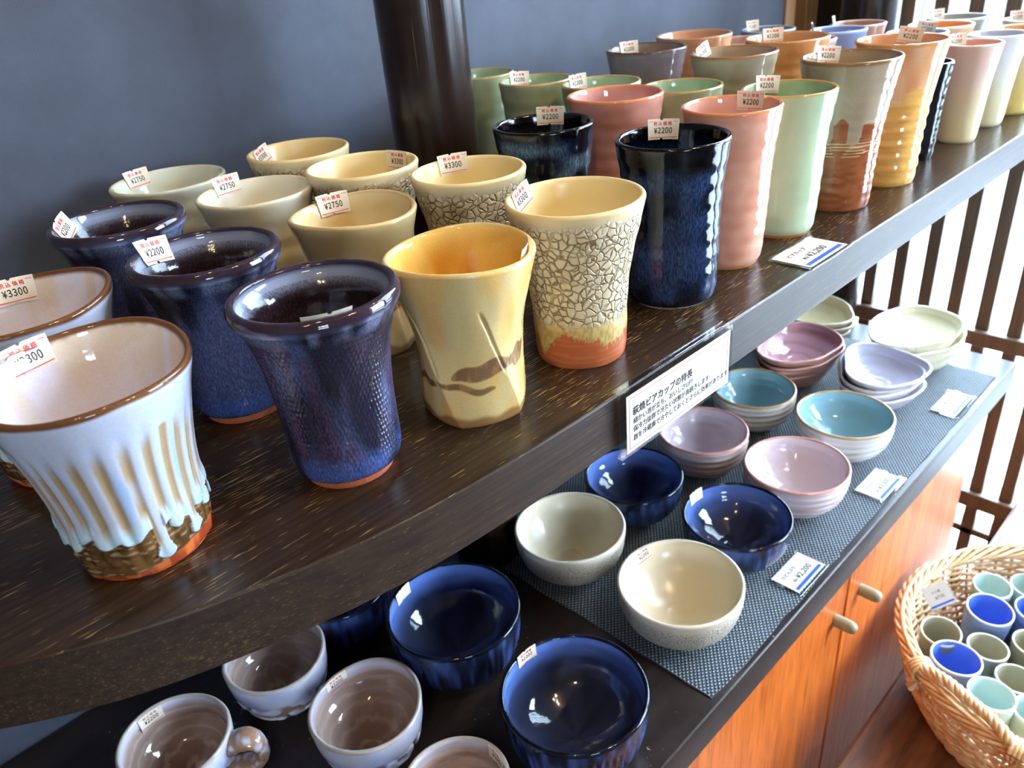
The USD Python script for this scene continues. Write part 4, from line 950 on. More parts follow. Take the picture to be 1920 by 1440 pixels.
TALL = [(0, .655), (.015, .68), (.06, .70), (.25, .725), (.45, .755), (.60, .80), (.74, .86), (.85, .915), (.93, .96), (1, 1.0)]
G_ = "tall flared mugs"
gray, gray2 = lin("#a4917a"), lin("#a89c8c")
put("tall_mug", "tall flared mug, grey glaze running down over reddish brown, at the shelf front", CUP, G_, 2.962, 1.322, .173, .533, TALL, "glaze_gloss",
    pour_col(gray, lin("#ae9c86"), lin("#9a5a38"), lin("#8a4c30"), lin("#a8947a"), lin("#8a6844"), runs(.60, [(-26, .475, 11), (-2, .645, 9), (16, .465, 10), (42, .60, 10), (-60, .5, 10), (110, .5, 10), (170, .45, 9)]), 2, (.38, .50, lin("#d9bd92"))), [(56.8, -3.0, -8, "¥2200")], NT=192, NZ=150, disp=rings(13, .0002, 3), t=.004)
put("tall_mug", "tall flared mug, golden orange with strong ridges below pinkish running glaze, at the shelf front", CUP, G_, 3.336, 1.301, .168, .539, TALL, "glaze_gloss",
    pour_col(lin("#e3b48e"), lin("#d99a68"), lin("#e6b668"), lin("#dda858"), lin("#d9a57e"), lin("#c98f5c"), runs(.66, [(-24, .41, 10), (8, .60, 13), (36, .695, 22), (80, .45, 10), (150, .5, 9)]), 5), [(10, -2.1, -8, "¥2200")], NT=176, NZ=165, disp=rings(11, .0005, 5, .006, .60), t=.004)
tall = lambda o, o2, i, r, s: plain_col(o, o2, i, r, rimv=.97, foot=lin("#a0704a"), footv=.02, seed=s, kz=12, bands=.15)
put("tall_mug", "grey-tan tall mug in the second row, left of the orange one", CUP, G_, 2.992, 1.81, .171, .533, TALL, "glaze_gloss", tall(lin("#b3a78f"), lin("#a39880"), lin("#b09a84"), lin("#9a6f48"), 3), [(88, -2.1, 16, "¥2200")], NT=104, NZ=67, disp=rings(12, .0003, 1), t=.004)
put("tall_mug", "orange tall mug in the second row with a tag on its far rim", CUP, G_, 3.394, 1.804, .176, .533, TALL, "glaze_gloss", tall(lin("#d99a62"), lin("#cf8d54"), lin("#cf9b74"), lin("#c99058"), 4), [(50.7, -2.3, 0, "¥2200")], NT=104, NZ=67, disp=rings(12, .0004, 2), t=.004)


def brushed(th, V, zo, ph, R):
    c = tall(lin("#85777a"), lin("#766c74"), lin("#8d7c74"), lin("#5a4638"), 6)(th, V, zo, ph, R)
    d = ph / deg
    s = sm(nz(th, V, 2, 70, 3) + .5 * (1 - np.abs(d - 22) / 30), .5, .8) * (np.abs(d - 22) < 30) * sm(V, .52, .6) * (1 - sm(V, .72, .80))
    c = mixc(c, lin("#c9a46a"), s * (zo == 1) * (d < 24))
    return mixc(c, lin("#8f90b4"), s * (zo == 1) * (d >= 24))


put("tall_mug", "purple-grey tall mug with a brushed yellow patch, third row by the wall", CUP, G_, 3.027, 2.265, .174, .533, TALL, "glaze_gloss", brushed, [(67.5, -4, 0, "¥2200")], NT=104, NZ=67, disp=rings(12, .0002, 3), t=.004)
put("tall_mug", "peach tall mug third row, just right of the purple-grey one", CUP, G_, 3.434, 2.294, .175, .533, TALL, "glaze_gloss", tall(lin("#d8a27a"), lin("#d09468"), lin("#cf9f80"), lin("#c08a60"), 7), (), NT=104, NZ=67, disp=rings(12, .0003, 4), t=.004)

# the far group
black = plain_col(lin("#121318"), lin("#23262e"), lin("#0d0d10"), seed=3)
put("black_cup", "narrow black cup between the golden orange mug and the pinkish white tumbler", CUP, None, 3.72, 1.33, .10, .40, [(0, .70), (.05, .74), (.4, .80), (.75, .88), (.93, .97), (1, 1)], "glaze_gloss", black, (), NT=80, NZ=52, disp=rings(9, .0003, 3))
FAR = [(0, .60), (.015, .64), (.05, .67), (.3, .735), (.55, .80), (.75, .875), (.9, .95), (1, 1)]
G_ = "tapered far tumblers"


def fade(top, low, inside, rimc, seed):
    def f(th, V, zo, ph, R):
        n = nz(th, V, 3, 3, seed)
        c = mixc(low, top, sm(V + .1 * (n - .5), .15, .85))
        c = np.where((zo == 3)[..., None], inside, c)
        return mixc(c, rimc, np.where(zo == 2, 1.0, np.where(zo == 1, sm(V, .965, .98), 0)))
    return f


far = dict(NT=88, NZ=52, disp=rings(4, .0001, 1, .003), t=.0038)
put("tapered_tumbler", "pinkish white tapered tumbler with pink inside at the shelf front", CUP, G_, 4.095, 1.29, .125, .424, FAR, "glaze_smooth", fade(lin("#dcc0b4"), lin("#dccfa6"), lin("#dba596"), lin("#d9c3b0"), 1), [(57, -0.8, 0, "¥2200")], **far)
put("tapered_tumbler", "bluish white tapered tumbler at the shelf front, right of the pinkish one", CUP, G_, 4.457, 1.298, .131, .414, FAR, "glaze_smooth", fade(lin("#ccd0d4"), lin("#d6cfac"), lin("#b3b6c4"), lin("#d6d6d2"), 2), (), **far)
put("tapered_tumbler", "orange-lipped cup with yellowish lower wall at the right picture edge", CUP, G_, 4.76, 1.28, .143, .40, FAR, "glaze_smooth", fade(lin("#d8bf98"), lin("#d3bb74"), lin("#d9a56c"), lin("#d8b890"), 3), (), **far)
put("tapered_tumbler", "pale grey cup with a tag at the far right picture edge", CUP, G_, 5.115, 1.35, .132, .40, FAR, "glaze_smooth", fade(lin("#c2c4c4"), lin("#c8c0a4"), lin("#b8b8b8"), lin("#d0d0cc"), 4), [(51, 0, 0, "¥2200")], **far)
put("tapered_tumbler", "bluish cup behind the pinkish white tumbler, its tag lying on the rim", CUP, G_, 4.2, 1.575, .138, .45, FAR, "glaze_smooth", fade(lin("#a9b6c6"), lin("#b8b8b0"), lin("#98a8bc"), lin("#c6d0da"), 5), [(0.4, 0, -6, "¥2200")], **far)
put("tapered_tumbler", "bright orange cup in the far group, behind the bluish white tumbler", CUP, G_, 4.635, 1.626, .155, .43, FAR, "glaze_smooth", fade(lin("#dcb08c"), lin("#d9a06c"), lin("#e09a5c"), lin("#dec4a8"), 6), (), **far)
put("tapered_tumbler", "grey cup farthest right in front of the lattice, with white tag", CUP, G_, 5.12, 1.713, .158, .41, FAR, "glaze_smooth", fade(lin("#a3a6a4"), lin("#a8a494"), lin("#a0a39c"), lin("#c6cbc8"), 7), [(67.5, 0.5, 0, "¥2200")], **far)
put("tapered_tumbler", "periwinkle blue cup in the far group, in front of the black post", CUP, G_, 4.285, 2.0, .143, .45, FAR, "glaze_smooth", fade(lin("#8b9bc4"), lin("#95a0bb"), lin("#7d90c0"), lin("#b4c4dc"), 8), [(120, 1, 0, "¥2200")], **far)
put("tapered_tumbler", "brownish pink cup touching the black post's foot, far back", CUP, G_, 4.76, 2.11, .15, .42, FAR, "glaze_smooth", fade(lin("#b98d78"), lin("#b08a70"), lin("#b08068"), lin("#cbb8ac"), 9), [(108, 2.0, 0, "¥2200")], **far)
put("tapered_tumbler", "grey-blue cup nearest the wall's wooden trim, far back", CUP, G_, 4.512, 2.517, .152, .42, FAR, "glaze_smooth", fade(lin("#7d8794"), lin("#858a90"), lin("#747c8a"), lin("#a8b8c8"), 10), [(72, 2.0, 0, "¥2200")], **far)
put("tapered_tumbler", "dusky pink cup squeezed behind the orange tall mug, right", CUP, G_, 3.76, 1.92, .152, .475, FAR, "glaze_smooth", fade(lin("#b99a94"), lin("#b59484"), lin("#a98884"), lin("#d0bcb8"), 11), (), **far)
put("tapered_tumbler", "dusky pink cup behind the peach mug, mostly hidden", CUP, G_, 3.873, 2.293, .165, .45, FAR, "glaze_smooth", fade(lin("#c09a8c"), lin("#b59484"), lin("#b58a80"), lin("#cba898"), 12), (), **far)

# ---------------------------------------------------------------- bowls on the lower shelf
BOWL = [(0, .42), (.05, .43), (.065, .44), (.075, .50), (.12, .60), (.20, .715), (.32, .83), (.48, .92), (.66, .97), (.85, .995), (1, 1.0)]
MATZ = LOW + 0.0026
kb = dict(z0=MATZ, fillet=.85, bottom_in=.10, tb=.011, t=.0045)


def rib_disp(n, a, seed):
    def f(R, Z, th, V, zo, ph):
        m = (zo == 1) * sm(V, .10, .2) * (1 - sm(V, .72, .85))
        R = R - a * m * (0.5 + 0.5 * np.sin(th * n + 2.0 * V)) ** 2
        R = R + .0004 * (zo == 3) * np.sin(V * 30 + seed)
        return R * (1 + .006 * np.sin(2 * th + seed)), Z
    return f


def blue_bowl_col(seed, foot):
    dk, blue, rimc = lin("#1c2032"), lin("#40558c"), lin("#0c0e18")

    def f(th, V, zo, ph, R):
        n, n2 = nz(th, V, 2.5, 2, seed), nz(th, V, 12, 2, seed + 4)
        c = mixc(dk, blue, sm(n * .5 + n2 * .6, .35, .8))
        ic = mixc(mixc(lin("#343a4e"), lin("#5f7cc0"), sm(V, .40, .95)), dk, sm(n, .35, .7) * .6 * (1 - sm(V, .5, .9)))  # daylight painted into the inside: brighter blue towards the rim, dark floor
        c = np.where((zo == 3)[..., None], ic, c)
        rm = np.where(zo == 2, 1.0, np.where(zo == 1, sm(V, .93, .96), np.where(zo == 3, sm(V, .97, .99), 0)))
        c = mixc(c, rimc, rm * .9)
        return np.where(((zo == 0) | ((zo == 1) & (V < .062)))[..., None], foot, c)
    return f


def ringed_col(outer, outer2, inside, rimc, seed):
    def f(th, V, zo, ph, R):
        n = nz(th, V, 2, 2, seed)
        b = sm(np.sin(V * 34 + 2.2 * n), -.3, .8)
        c = mixc(outer, outer2, b * (1 - sm(V, .6, .85)) * (0.4 + 0.6 * sm(n, .3, .6)))
        c = np.where((zo == 3)[..., None], inside, c)
        rm = np.where(zo == 2, 1.0, np.where(zo == 1, sm(V, .945, .965), np.where(zo == 3, sm(V, .985, .997), 0)))
        c = mixc(c, rimc, rm)
        return np.where(((zo == 0) | ((zo == 1) & (V < .062)))[..., None], lin("#c9a27a"), c)
    return f


def fine_crackle_col(seed):
    def f(th, V, zo, ph, R):
        n = nz(th, V, 3, 3, seed)
        c = mixc(lin("#dcd2bd"), lin("#d3c8b2"), sm(n, .3, .7))
        c = np.where((zo == 3)[..., None], mixc(lin("#e2d4b8"), lin("#d9c6a2"), (1 - sm(V, .1, .6))), c)
        return c, (zo == 1) * (1 - sm(V, .80, .92))
    return f


B_ = "bowl"
put("crackled_bowl", "cream bowl with crackled outside, front one beside the price card", B_, "cream crackled bowls", 2.119, 1.418, .263, .25, BOWL, "glaze_crackle_fine", fine_crackle_col(1), [(77, -7.3, 8, "¥2200")], NT=176, NZ=82, disp=rings(3, .0002, 1), **kb)
put("crackled_bowl", "cream bowl with crackled outside, rear one half under the upper shelf", B_, "cream crackled bowls", 2.094, 2.011, .257, .25, BOWL, "glaze_crackle_fine", fine_crackle_col(2), (), NT=160, NZ=75, disp=rings(3, .0002, 2), **kb)
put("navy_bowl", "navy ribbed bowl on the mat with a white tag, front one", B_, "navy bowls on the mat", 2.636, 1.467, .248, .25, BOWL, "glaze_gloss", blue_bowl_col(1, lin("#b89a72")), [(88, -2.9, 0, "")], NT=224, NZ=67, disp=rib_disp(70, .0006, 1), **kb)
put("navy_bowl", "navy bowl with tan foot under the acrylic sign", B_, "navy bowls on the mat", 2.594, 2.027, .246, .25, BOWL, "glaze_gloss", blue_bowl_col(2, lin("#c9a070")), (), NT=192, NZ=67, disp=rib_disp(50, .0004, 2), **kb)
put("pink_bowl", "lilac-pink bowl with pink lip, front one right of the navy bowl", B_, "lilac-pink bowls", 3.161, 1.453, .253, .25, BOWL, "glaze_smooth", ringed_col(lin("#dfcfd0"), lin("#cdb0a4"), lin("#e0cfd6"), lin("#d59d94"), 3), [(82, -8.6, 0, "")], NT=128, NZ=75, disp=rings(7, .0005, 3), **kb)
put("pink_bowl", "lilac-pink bowl with pink lip, rear one behind the acrylic sign", B_, "lilac-pink bowls", 3.146, 1.985, .238, .25, BOWL, "glaze_smooth", ringed_col(lin("#d9c5c0"), lin("#b08a76"), lin("#dccbd0"), lin("#cf9488"), 4), (), NT=128, NZ=75, disp=rings(7, .0005, 4), **kb)
put("teal_bowl", "pale bowl with teal blue inside and tan lip, front one", B_, "teal-lined bowls", 3.735, 1.479, .253, .25, BOWL, "glaze_smooth", ringed_col(lin("#d8d8d6"), lin("#c0b4a4"), lin("#93bcc8"), lin("#b89a6e"), 5), (), NT=128, NZ=75, disp=rings(7, .0003, 5), **kb)
put("teal_bowl", "pale bowl with teal blue inside and tan lip, rear one under the shelf edge", B_, "teal-lined bowls", 3.70, 2.003, .236, .25, BOWL, "glaze_smooth", ringed_col(lin("#ccc8be"), lin("#a3907a"), lin("#9cbcc2"), lin("#b48f62"), 6), (), NT=128, NZ=75, disp=rings(7, .0005, 6), **kb)

DEEP = [(0, .50), (.05, .51), (.065, .53), (.075, .60), (.13, .71), (.22, .82), (.36, .905), (.55, .955), (.78, .985), (1, 1.0)]
kd = dict(z0=LOW, fillet=.6, bottom_in=.14, tb=.011, t=.0045)
G_ = "deep blue fluted bowls"
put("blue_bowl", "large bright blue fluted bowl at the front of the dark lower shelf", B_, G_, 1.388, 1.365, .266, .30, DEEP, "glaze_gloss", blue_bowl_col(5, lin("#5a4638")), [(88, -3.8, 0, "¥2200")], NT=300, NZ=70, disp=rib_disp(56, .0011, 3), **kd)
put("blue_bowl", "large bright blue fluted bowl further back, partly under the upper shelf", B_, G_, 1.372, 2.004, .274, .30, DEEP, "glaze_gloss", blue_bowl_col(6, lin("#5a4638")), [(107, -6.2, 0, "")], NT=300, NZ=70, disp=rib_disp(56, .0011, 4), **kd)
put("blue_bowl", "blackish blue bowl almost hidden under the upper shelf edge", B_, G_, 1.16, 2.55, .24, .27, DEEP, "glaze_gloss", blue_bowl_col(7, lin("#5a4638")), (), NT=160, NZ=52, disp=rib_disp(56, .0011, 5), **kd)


# lavender white bowls with a carved lower wall and brown-streaked inside
def carved_disp(seed):
    def f(R, Z, th, V, zo, ph):
        n = nz(th, V, 5, 7, seed)
        m = (zo == 1) * sm(V, .06, .14) * (1 - sm(V, .50, .60))
        R = R + .0030 * m * (sm(n, .42, .58) - .6)
        R = R + .0006 * (zo == 3) * np.sin(V * 26 + th + seed)
        return R * (1 + .012 * np.sin(2 * th + seed) + .006 * np.sin(3 * th)), Z + .0014 * np.sin(2 * th + seed) * V
    return f


def carved_col(seed, swirl=0):
    def f(th, V, zo, ph, R):
        n = nz(th, V, 5, 7, seed)
        c = mixc(lin("#cfcddd"), lin("#b9bfe0"), sm(nz(th, V, 2, 2, seed + 1), .4, .7))
        lowm = (1 - sm(V, .46, .56))
        c = mixc(c, lin("#8a6a4e"), lowm * (1 - sm(n, .40, .52)) * .9)
        c = mixc(c, lin("#d8c9b4"), lowm * sm(n, .52, .62) * .5)
        st = sm(np.sin(V * 42 + 2.5 * np.sin(th + seed) + 3 * nz(th, V, 3, 3, seed + 2) + swirl * th), .45, .95)
        ic = mixc(lin("#b39a90"), lin("#94705a"), 1 - sm(V, .1, .5))
        ic = mixc(ic, lin("#dcc7b2"), st * (.55 if swirl else .35) * (1 - sm(V, .75, .95)))
        ic = mixc(ic, lin("#c3c0d0"), sm(V, .78, .95))
        c = np.where((zo == 3)[..., None], ic, c)
        rm = np.where(zo == 2, 1.0, np.where(zo == 1, sm(V, .94, .965), np.where(zo == 3, sm(V, .97, .99), 0)))
        return mixc(c, lin("#b9aa9a"), rm * .85)
    return f


CARV = [(0, .55), (.04, .58), (.06, .62), (.16, .74), (.30, .84), (.46, .90), (.56, .925), (.62, .955), (.80, .985), (1, 1.0)]
kc = dict(z0=LOW, fillet=.7, bottom_in=.16, tb=.010, t=.0045)
G_ = "lavender carved bowls"
put("carved_bowl", "lavender white bowl with brown inside and carved lower wall, left of the front blue bowl", B_, G_, .871, 1.932, .21, .25, CARV, "glaze_gloss", carved_col(1), [(92, -7.9, 0, "¥2200")], NT=208, NZ=90, disp=carved_disp(1), **kc)
put("carved_bowl", "lavender white bowl tucked under the upper shelf edge, no tag visible", B_, G_, .769, 2.41, .20, .25, CARV, "glaze_gloss", carved_col(2), (), NT=176, NZ=82, disp=carved_disp(2), **kc)
put("carved_bowl", "lavender white bowl cut by the bottom picture edge, tag at its right rim", B_, G_, .892, 1.445, .178, .25, CARV, "glaze_gloss", carved_col(3), [(-12, -4.5, 0, "¥2200")], NT=176, NZ=82, disp=carved_disp(3), **kc)
mug = put("handled_cup", "lavender white cup with a stubby handle and brown-streaked inside, bottom left", "cup", None, .319, 2.341, .2, .25, CARV, "glaze_gloss", carved_col(4, 1), [(96, -7.4, 0, "¥2200")], NT=208, NZ=90, disp=carved_disp(4), **kc)[0]
R_, H_ = S * .2, S * .25
hp = spline([(R_ * .93, 0, H_ * .70), (R_ * 1.12, 0, H_ * .84), (R_ * 1.34, 0, H_ * .86), (R_ * 1.50, 0, H_ * .74), (R_ * 1.50, 0, H_ * .52), (R_ * 1.30, 0, H_ * .34), (R_ * .86, 0, H_ * .28)], 40)
hm = tube(hp, 0.0072 + 0.0016 * np.sin(np.linspace(0, 9, 40)), 14)
hv = hm.vertices.copy()
hv[:, 1] *= 1.45
a = -0.78
hv = np.stack([hv[:, 0] * math.cos(a) - hv[:, 1] * math.sin(a), hv[:, 0] * math.sin(a) + hv[:, 1] * math.cos(a), hv[:, 2]], 1)
hm = trimesh.Trimesh(hv, hm.faces, process=False)
n = hm.vertex_normals
hn = meshkit.noise(hv * 260)
col = mixc(lin("#a98468"), lin("#cfd0e2"), sm(hn + 0.5 * sm(hv[:, 0], R_ * 1.05, R_ * 1.3), .55, .8))
raw_mesh("handle", mug, hv + n * (0.0010 * (hn[:, None] - .5)), hm.faces, n, MATS["glaze_gloss"], col)

# ---------------------------------------------------------------- rounded triangular dishes in stacks
PLATE = [(0, .44), (.05, .45), (.08, .47), (.12, .54), (.30, .70), (.55, .84), (.80, .94), (1, 1.0)]


def dish_stack(cx, cy, pts, n, step, h, top, cols, labels, group, seed, names):
    p = np.array(pts) - (cx, cy)
    a, r = np.arctan2(p[:, 1], p[:, 0]), np.hypot(p[:, 0], p[:, 1])
    o = np.argsort(a)
    a, r = a[o], r[o]
    aa, rr = np.r_[a - 2 * PI, a, a + 2 * PI], np.r_[r, r, r]
    pc = PchipInterpolator(aa, rr)
    g = pc(np.linspace(-PI, PI, 721))
    g = np.convolve(np.r_[g[-61:-1], g, g[1:61]], np.ones(61) / 61, "same")[60:-60]
    Rm = g.mean()

    def disp(R, Z, th, V, zo, ph):
        t = (th + PI) % (2 * PI) - PI
        gg = np.interp(t, np.linspace(-PI, PI, 721), g) / Rm
        gg = 1 + (gg - 1) * sm(V + .15 * (zo == 3), .05, .9)
        R = R * gg
        return R + .0004 * np.sin(V * 22) * (zo == 3), Z * (1 + .22 * (gg - 1)) + 0.0
    for k in range(n):
        jig = (0.012 * math.sin(seed + 2.1 * k), 0.012 * math.cos(seed * 2 + 1.7 * k))
        vessel(names, labels[k], "dish", group, cx + jig[0], cy + jig[1], S * Rm * (1 - 0.012 * (n - 1 - k)), S * h, MATZ + S * (top - h - step * (n - 1 - k)), PLATE, "glaze_smooth", cols, t=.0040, tb=.006, fillet=.35, NT=150, NZ=36,
               disp=disp, rim=.90, bottom_in=.12, tilt=(1.2 * math.sin(k * 2 + seed), 1.2 * math.cos(k * 3 + seed)))


def dish_col(outer, inside, rimc, seed, band=0.0, bandc=None):
    def f(th, V, zo, ph, R):
        n = nz(th, V, 2, 2, seed)
        c = mixc(outer, outer * .92, sm(n, .3, .7))
        ic = mixc(inside, bandc if bandc is not None else inside, band * sm(np.sin(R / S * 75 + 2 * n), .0, .9))
        c = np.where((zo == 3)[..., None], ic, c)
        return mixc(c, rimc, np.where(zo == 2, 1.0, np.where(zo == 1, sm(V, .90, .95), 0)))
    return f


_k = lambda p: [(x * 1.026, y * 1.026) for x, y in p]
cream_pts = _k([(4.58, 1.72), (4.77, 1.79), (5.0, 1.75), (5.13, 1.66), (5.14, 1.5), (5.04, 1.33), (4.91, 1.3), (4.65, 1.38), (4.48, 1.5), (4.44, 1.61)])
lav_pts = _k([(4.13, 1.69), (4.25, 1.75), (4.38, 1.74), (4.44, 1.64), (4.44, 1.48), (4.39, 1.33), (4.34, 1.28), (4.23, 1.28), (4.07, 1.33), (3.96, 1.4), (3.94, 1.53), (4.0, 1.62)])
pink_pts = _k([(3.96, 2.15), (4.1, 2.21), (4.33, 2.22), (4.48, 2.14), (4.51, 1.99), (4.44, 1.85), (4.39, 1.8), (4.22, 1.8), (3.99, 1.88), (3.88, 1.97), (3.89, 2.08)])
LVL = {2: ("bottom one", "top one"), 3: ("bottom one", "middle one", "top one"), 4: ("bottom one", "second from the bottom", "third from the bottom", "top one")}
dish_stack(4.92, 1.58, cream_pts, 3, .050, .17, .27, dish_col(lin("#ddd3b4"), lin("#dcd6b8"), lin("#ece6d0"), 1), ["cream white dish in the stack nearest the lattice, " + q for q in LVL[3]], "cream dish stack by the lattice", 1, "cream_dish")
dish_stack(4.32, 1.56, lav_pts, 4, .036, .16, .27, dish_col(lin("#c3b9bc"), lin("#c3c3d6"), lin("#d6d3dc"), 2, .4, lin("#b3b4cc")), ["pale lavender dish in the stack behind the teal-lined bowl, " + q for q in LVL[4]], "lavender dish stack", 2, "lavender_dish")
dish_stack(4.31, 2.06, pink_pts, 4, .038, .155, .27, dish_col(lin("#c28d7c"), lin("#c795a0"), lin("#d19a8c"), 3, .6, lin("#b07a72")), ["rose pink dish in the stack under the upper shelf edge, " + q for q in LVL[4]], "rose dish stack", 3, "pink_dish")
back_pts = [(4.84, 1.95), (4.98, 2.02), (5.12, 2.2), (5.1, 2.4), (4.9, 2.5), (4.7, 2.42), (4.64, 2.25), (4.70, 2.05)]
dish_stack(4.88, 2.24, back_pts, 3, .050, .16, .25, dish_col(lin("#d6c9a4"), lin("#d8c9a0"), lin("#e8e0c8"), 4), ["cream dish in the rear stack behind the rose dishes, " + q for q in LVL[3]], "cream dish stack at the back", 4, "cream_dish")

# ---------------------------------------------------------------- woven mats, price cards, acrylic sign
def mat_mesh(x0, x1, y0, y1, lift, seed):
    nx, ny = int((x1 - x0) * 40) + 2, int((y1 - y0) * 30) + 2
    X, Y = np.meshgrid(np.linspace(x0, x1, nx), np.linspace(y0, y1, ny), indexing="ij")
    P = np.stack([X * 3, Y * 3, 0 * X], -1)
    e = 0.010 * (meshkit.noise(np.stack([X * 9, Y * 9, 0 * X + seed], -1)) - .5)
    w = lift + 0.0002 + 0.0010 * meshkit.noise(P, seed)
    X2, Y2 = X + e * ((X == x0) | (X == x1)), Y + e * 1.3 * ((Y == y0) | (Y == y1))
    top = np.stack([X2 * S, Y2 * S, LOW + 0.0012 + w * .9], -1)
    bot = np.stack([X2 * S, Y2 * S, LOW + 0.0002 + lift + 0 * w], -1)
    n = nx * ny
    i, j = np.meshgrid(np.arange(nx - 1), np.arange(ny - 1), indexing="ij")
    q = np.stack([i * ny + j, (i + 1) * ny + j, (i + 1) * ny + j + 1, i * ny + j + 1], -1).reshape(-1, 4)
    b = np.r_[np.arange(ny), np.arange(1, nx) * ny + ny - 1, (nx - 1) * ny + np.arange(ny - 2, -1, -1), np.arange(nx - 2, 0, -1) * ny]
    b2 = np.roll(b, -1)
    side = np.stack([b, b + n, b2 + n, b2], 1)
    m = trimesh.Trimesh(np.vstack([top.reshape(-1, 3), bot.reshape(-1, 3)]), np.vstack([np.vstack([x[:, [0, 1, 2]], x[:, [0, 2, 3]]]) for x in (q, q[:, ::-1] + n, side[:, ::-1])]), process=False)
    return m


tag(part("woven_mat", mat_mesh(1.88, 2.95, 1.10, 2.75, 0.0, 1), MATS["cloth_mat"], None, 40), "near dark blue woven mat under cream and navy bowls", "mat")
tag(part("woven_mat", mat_mesh(2.93, 5.06, 1.11, 2.75, 0.0003, 2), MATS["cloth_mat"], None, 40), "far dark blue woven mat under pink and teal bowls and dishes", "mat")


def price_card(label, x0, x1, y0, y1, z, name, price, nw=0.0054):
    t = thing("price_card", label, "price card", (S * (x0 + x1) / 2, S * (y0 + y1) / 2, z), group=None)
    w, h = S * (x1 - x0) / 2, S * (y1 - y0) / 2
    part("sleeve", box(-w, w, -h, h, 0.0, 0.0012, 0.0003), MATS["acrylic"], t)
    c = part("card", box(-w + .0035, w - .0035, -h + .0035, h - .0025, 0.0013, 0.0016), MATS["paper_card"], t)
    m = text(name, nw, .00008, "c", gap=8).apply_translation((-w * .25, h * .30, .00165)); part("name_print", m, MATS["ink_black"], c, False)
    m = trimesh.util.concatenate([text("税込", .0038, .00008).apply_translation((-w * .52, -h * .26, .00165)), text(price, .0088, .00008, gap=4, bold=2.5).apply_translation((-w * .52 + .0088, -h * .30, .00165))])
    part("price", m, MATS["ink_black"], c, False)
    part("blue_bar", box(-w + .007, w - .007, -h + .0060, -h + .0100, .00162, .00172), MATS["ink_blue"], c)


price_card("price card for the beer cups lying on the upper shelf's front edge", 2.285, 2.565, 1.066, 1.226, TOP + .0003, "ビアカップ", "¥2,200")
price_card("price card on the mat beside the navy bowl, nearest of three", 2.585, 2.85, 1.105, 1.265, LOW + .0030, "小どんぶり", "¥2,200")
price_card("price card on the mat in front of the teal bowl, middle of three", 3.43, 3.70, 1.10, 1.27, LOW + .0033, "どんぶり", "¥3,300")
price_card("price card near the mat's far end, farthest of three", 4.425, 4.74, 1.115, 1.275, LOW + .0033, "小鉢", "¥2,200", .0062)

sg = thing("acrylic_sign", "clear acrylic sign holder with a Japanese notice hung on the upper shelf's front", "sign", (S * 1.298, S * 1.064, TOP + .0034), (0, 0, 0))
W_, H_ = S * .505, .0500
plate = sbox(0, -H_, W_, 0).buffer(-.003).buffer(.003)
mh = extrude(plate, .0028).apply_transform(trimesh.transformations.rotation_matrix(PI / 2, (1, 0, 0)))
part("holder", mh, MATS["acrylic"], sg)
part("lip", box(.001, W_ - .001, .0004, .0052, -.0006, .0006, .0002), MATS["acrylic"], sg)
pp = extrude(sbox(.0062, -H_ + .003, W_ - .0040, -.0035), .0003).apply_transform(trimesh.transformations.rotation_matrix(PI / 2, (1, 0, 0))).apply_translation((0, -.0029, 0))
cd = part("notice", pp, MATS["paper_card"], sg)


def on_sign(s, x, y, size, m, name, gap=0.0):
    g = text(s, size, .00008, gap=gap, bold=3.2 if name == "heading" else 1.6).apply_translation((x, y, 0)).apply_transform(trimesh.transformations.rotation_matrix(PI / 2, (1, 0, 0))).apply_translation((0, -.00322, 0))
    part(name, g, MATS[m], cd, False)


on_sign("萩焼ビアカップの特長", .0125, -.0195, .0066, "ink_black", "heading", 2)
on_sign("細かい泡が立ち、おいしさUP！", .0130, -.0262, .0049, "ink_black", "text_line")
on_sign("保冷力抜群で冷たい状態が長続きします", .0130, -.0326, .0049, "ink_black", "text_line")
on_sign("器を冷蔵庫で冷やしておくとさらに効果があります", .0130, -.0392, .0049, "ink_black", "text_line")
fr = sbox(.0090, -H_ + .0055, W_ - .0068, -.0062)
fr = fr.difference(fr.buffer(-.00035, join_style=2))
part("border", extrude(fr, .00006).apply_transform(trimesh.transformations.rotation_matrix(PI / 2, (1, 0, 0))).apply_translation((0, -.00322, 0)), MATS["ink_brown"], cd, False)

# ---------------------------------------------------------------- wicker basket with small cups
BX, BY, BZ = S * 3.93, S * 0.24, BENCH
bk = thing("wicker_basket", "round wicker basket with rope handle holding small cups", "basket", (BX, BY, BZ))
rng = np.random.default_rng(7)
BH = .140
rad = lambda z: .150 + .052 * np.sin(np.clip(z / BH, 0, 1) * PI / 2) ** .9
part("base", trimesh.creation.cylinder(.150, .006, sections=64).apply_translation((0, 0, .004)), MATS["wicker_dark"], bk, 40)
NS = 56
for k in range(NS):
    a = 2 * PI * (k + .5) / NS
    z = np.linspace(.004, BH, 10)
    p = np.stack([rad(z) * math.cos(a), rad(z) * math.sin(a), z], 1)
    part("stake", tube(p, .0024, 6), MATS["wicker_dark"], bk, 60)
for k in range(25):
    z0 = .006 + k * .0052
    th = np.linspace(0, 2 * PI, 280, endpoint=False)
    r = rad(np.array(z0)) + .0030 * np.cos(th * NS / 2 + (k % 2) * PI + .5 * PI) + .0006 * np.sin(th * 7 + k)
    p = np.stack([r * np.cos(th), r * np.sin(th), z0 + .0008 * np.sin(th * 5 + k * 2)], 1)
    part("weaver", tube(p, .0025 + .0002 * math.sin(k * 3.1), 6, True), MATS["wicker" if k % 3 else "wicker_dark"], bk, 60)
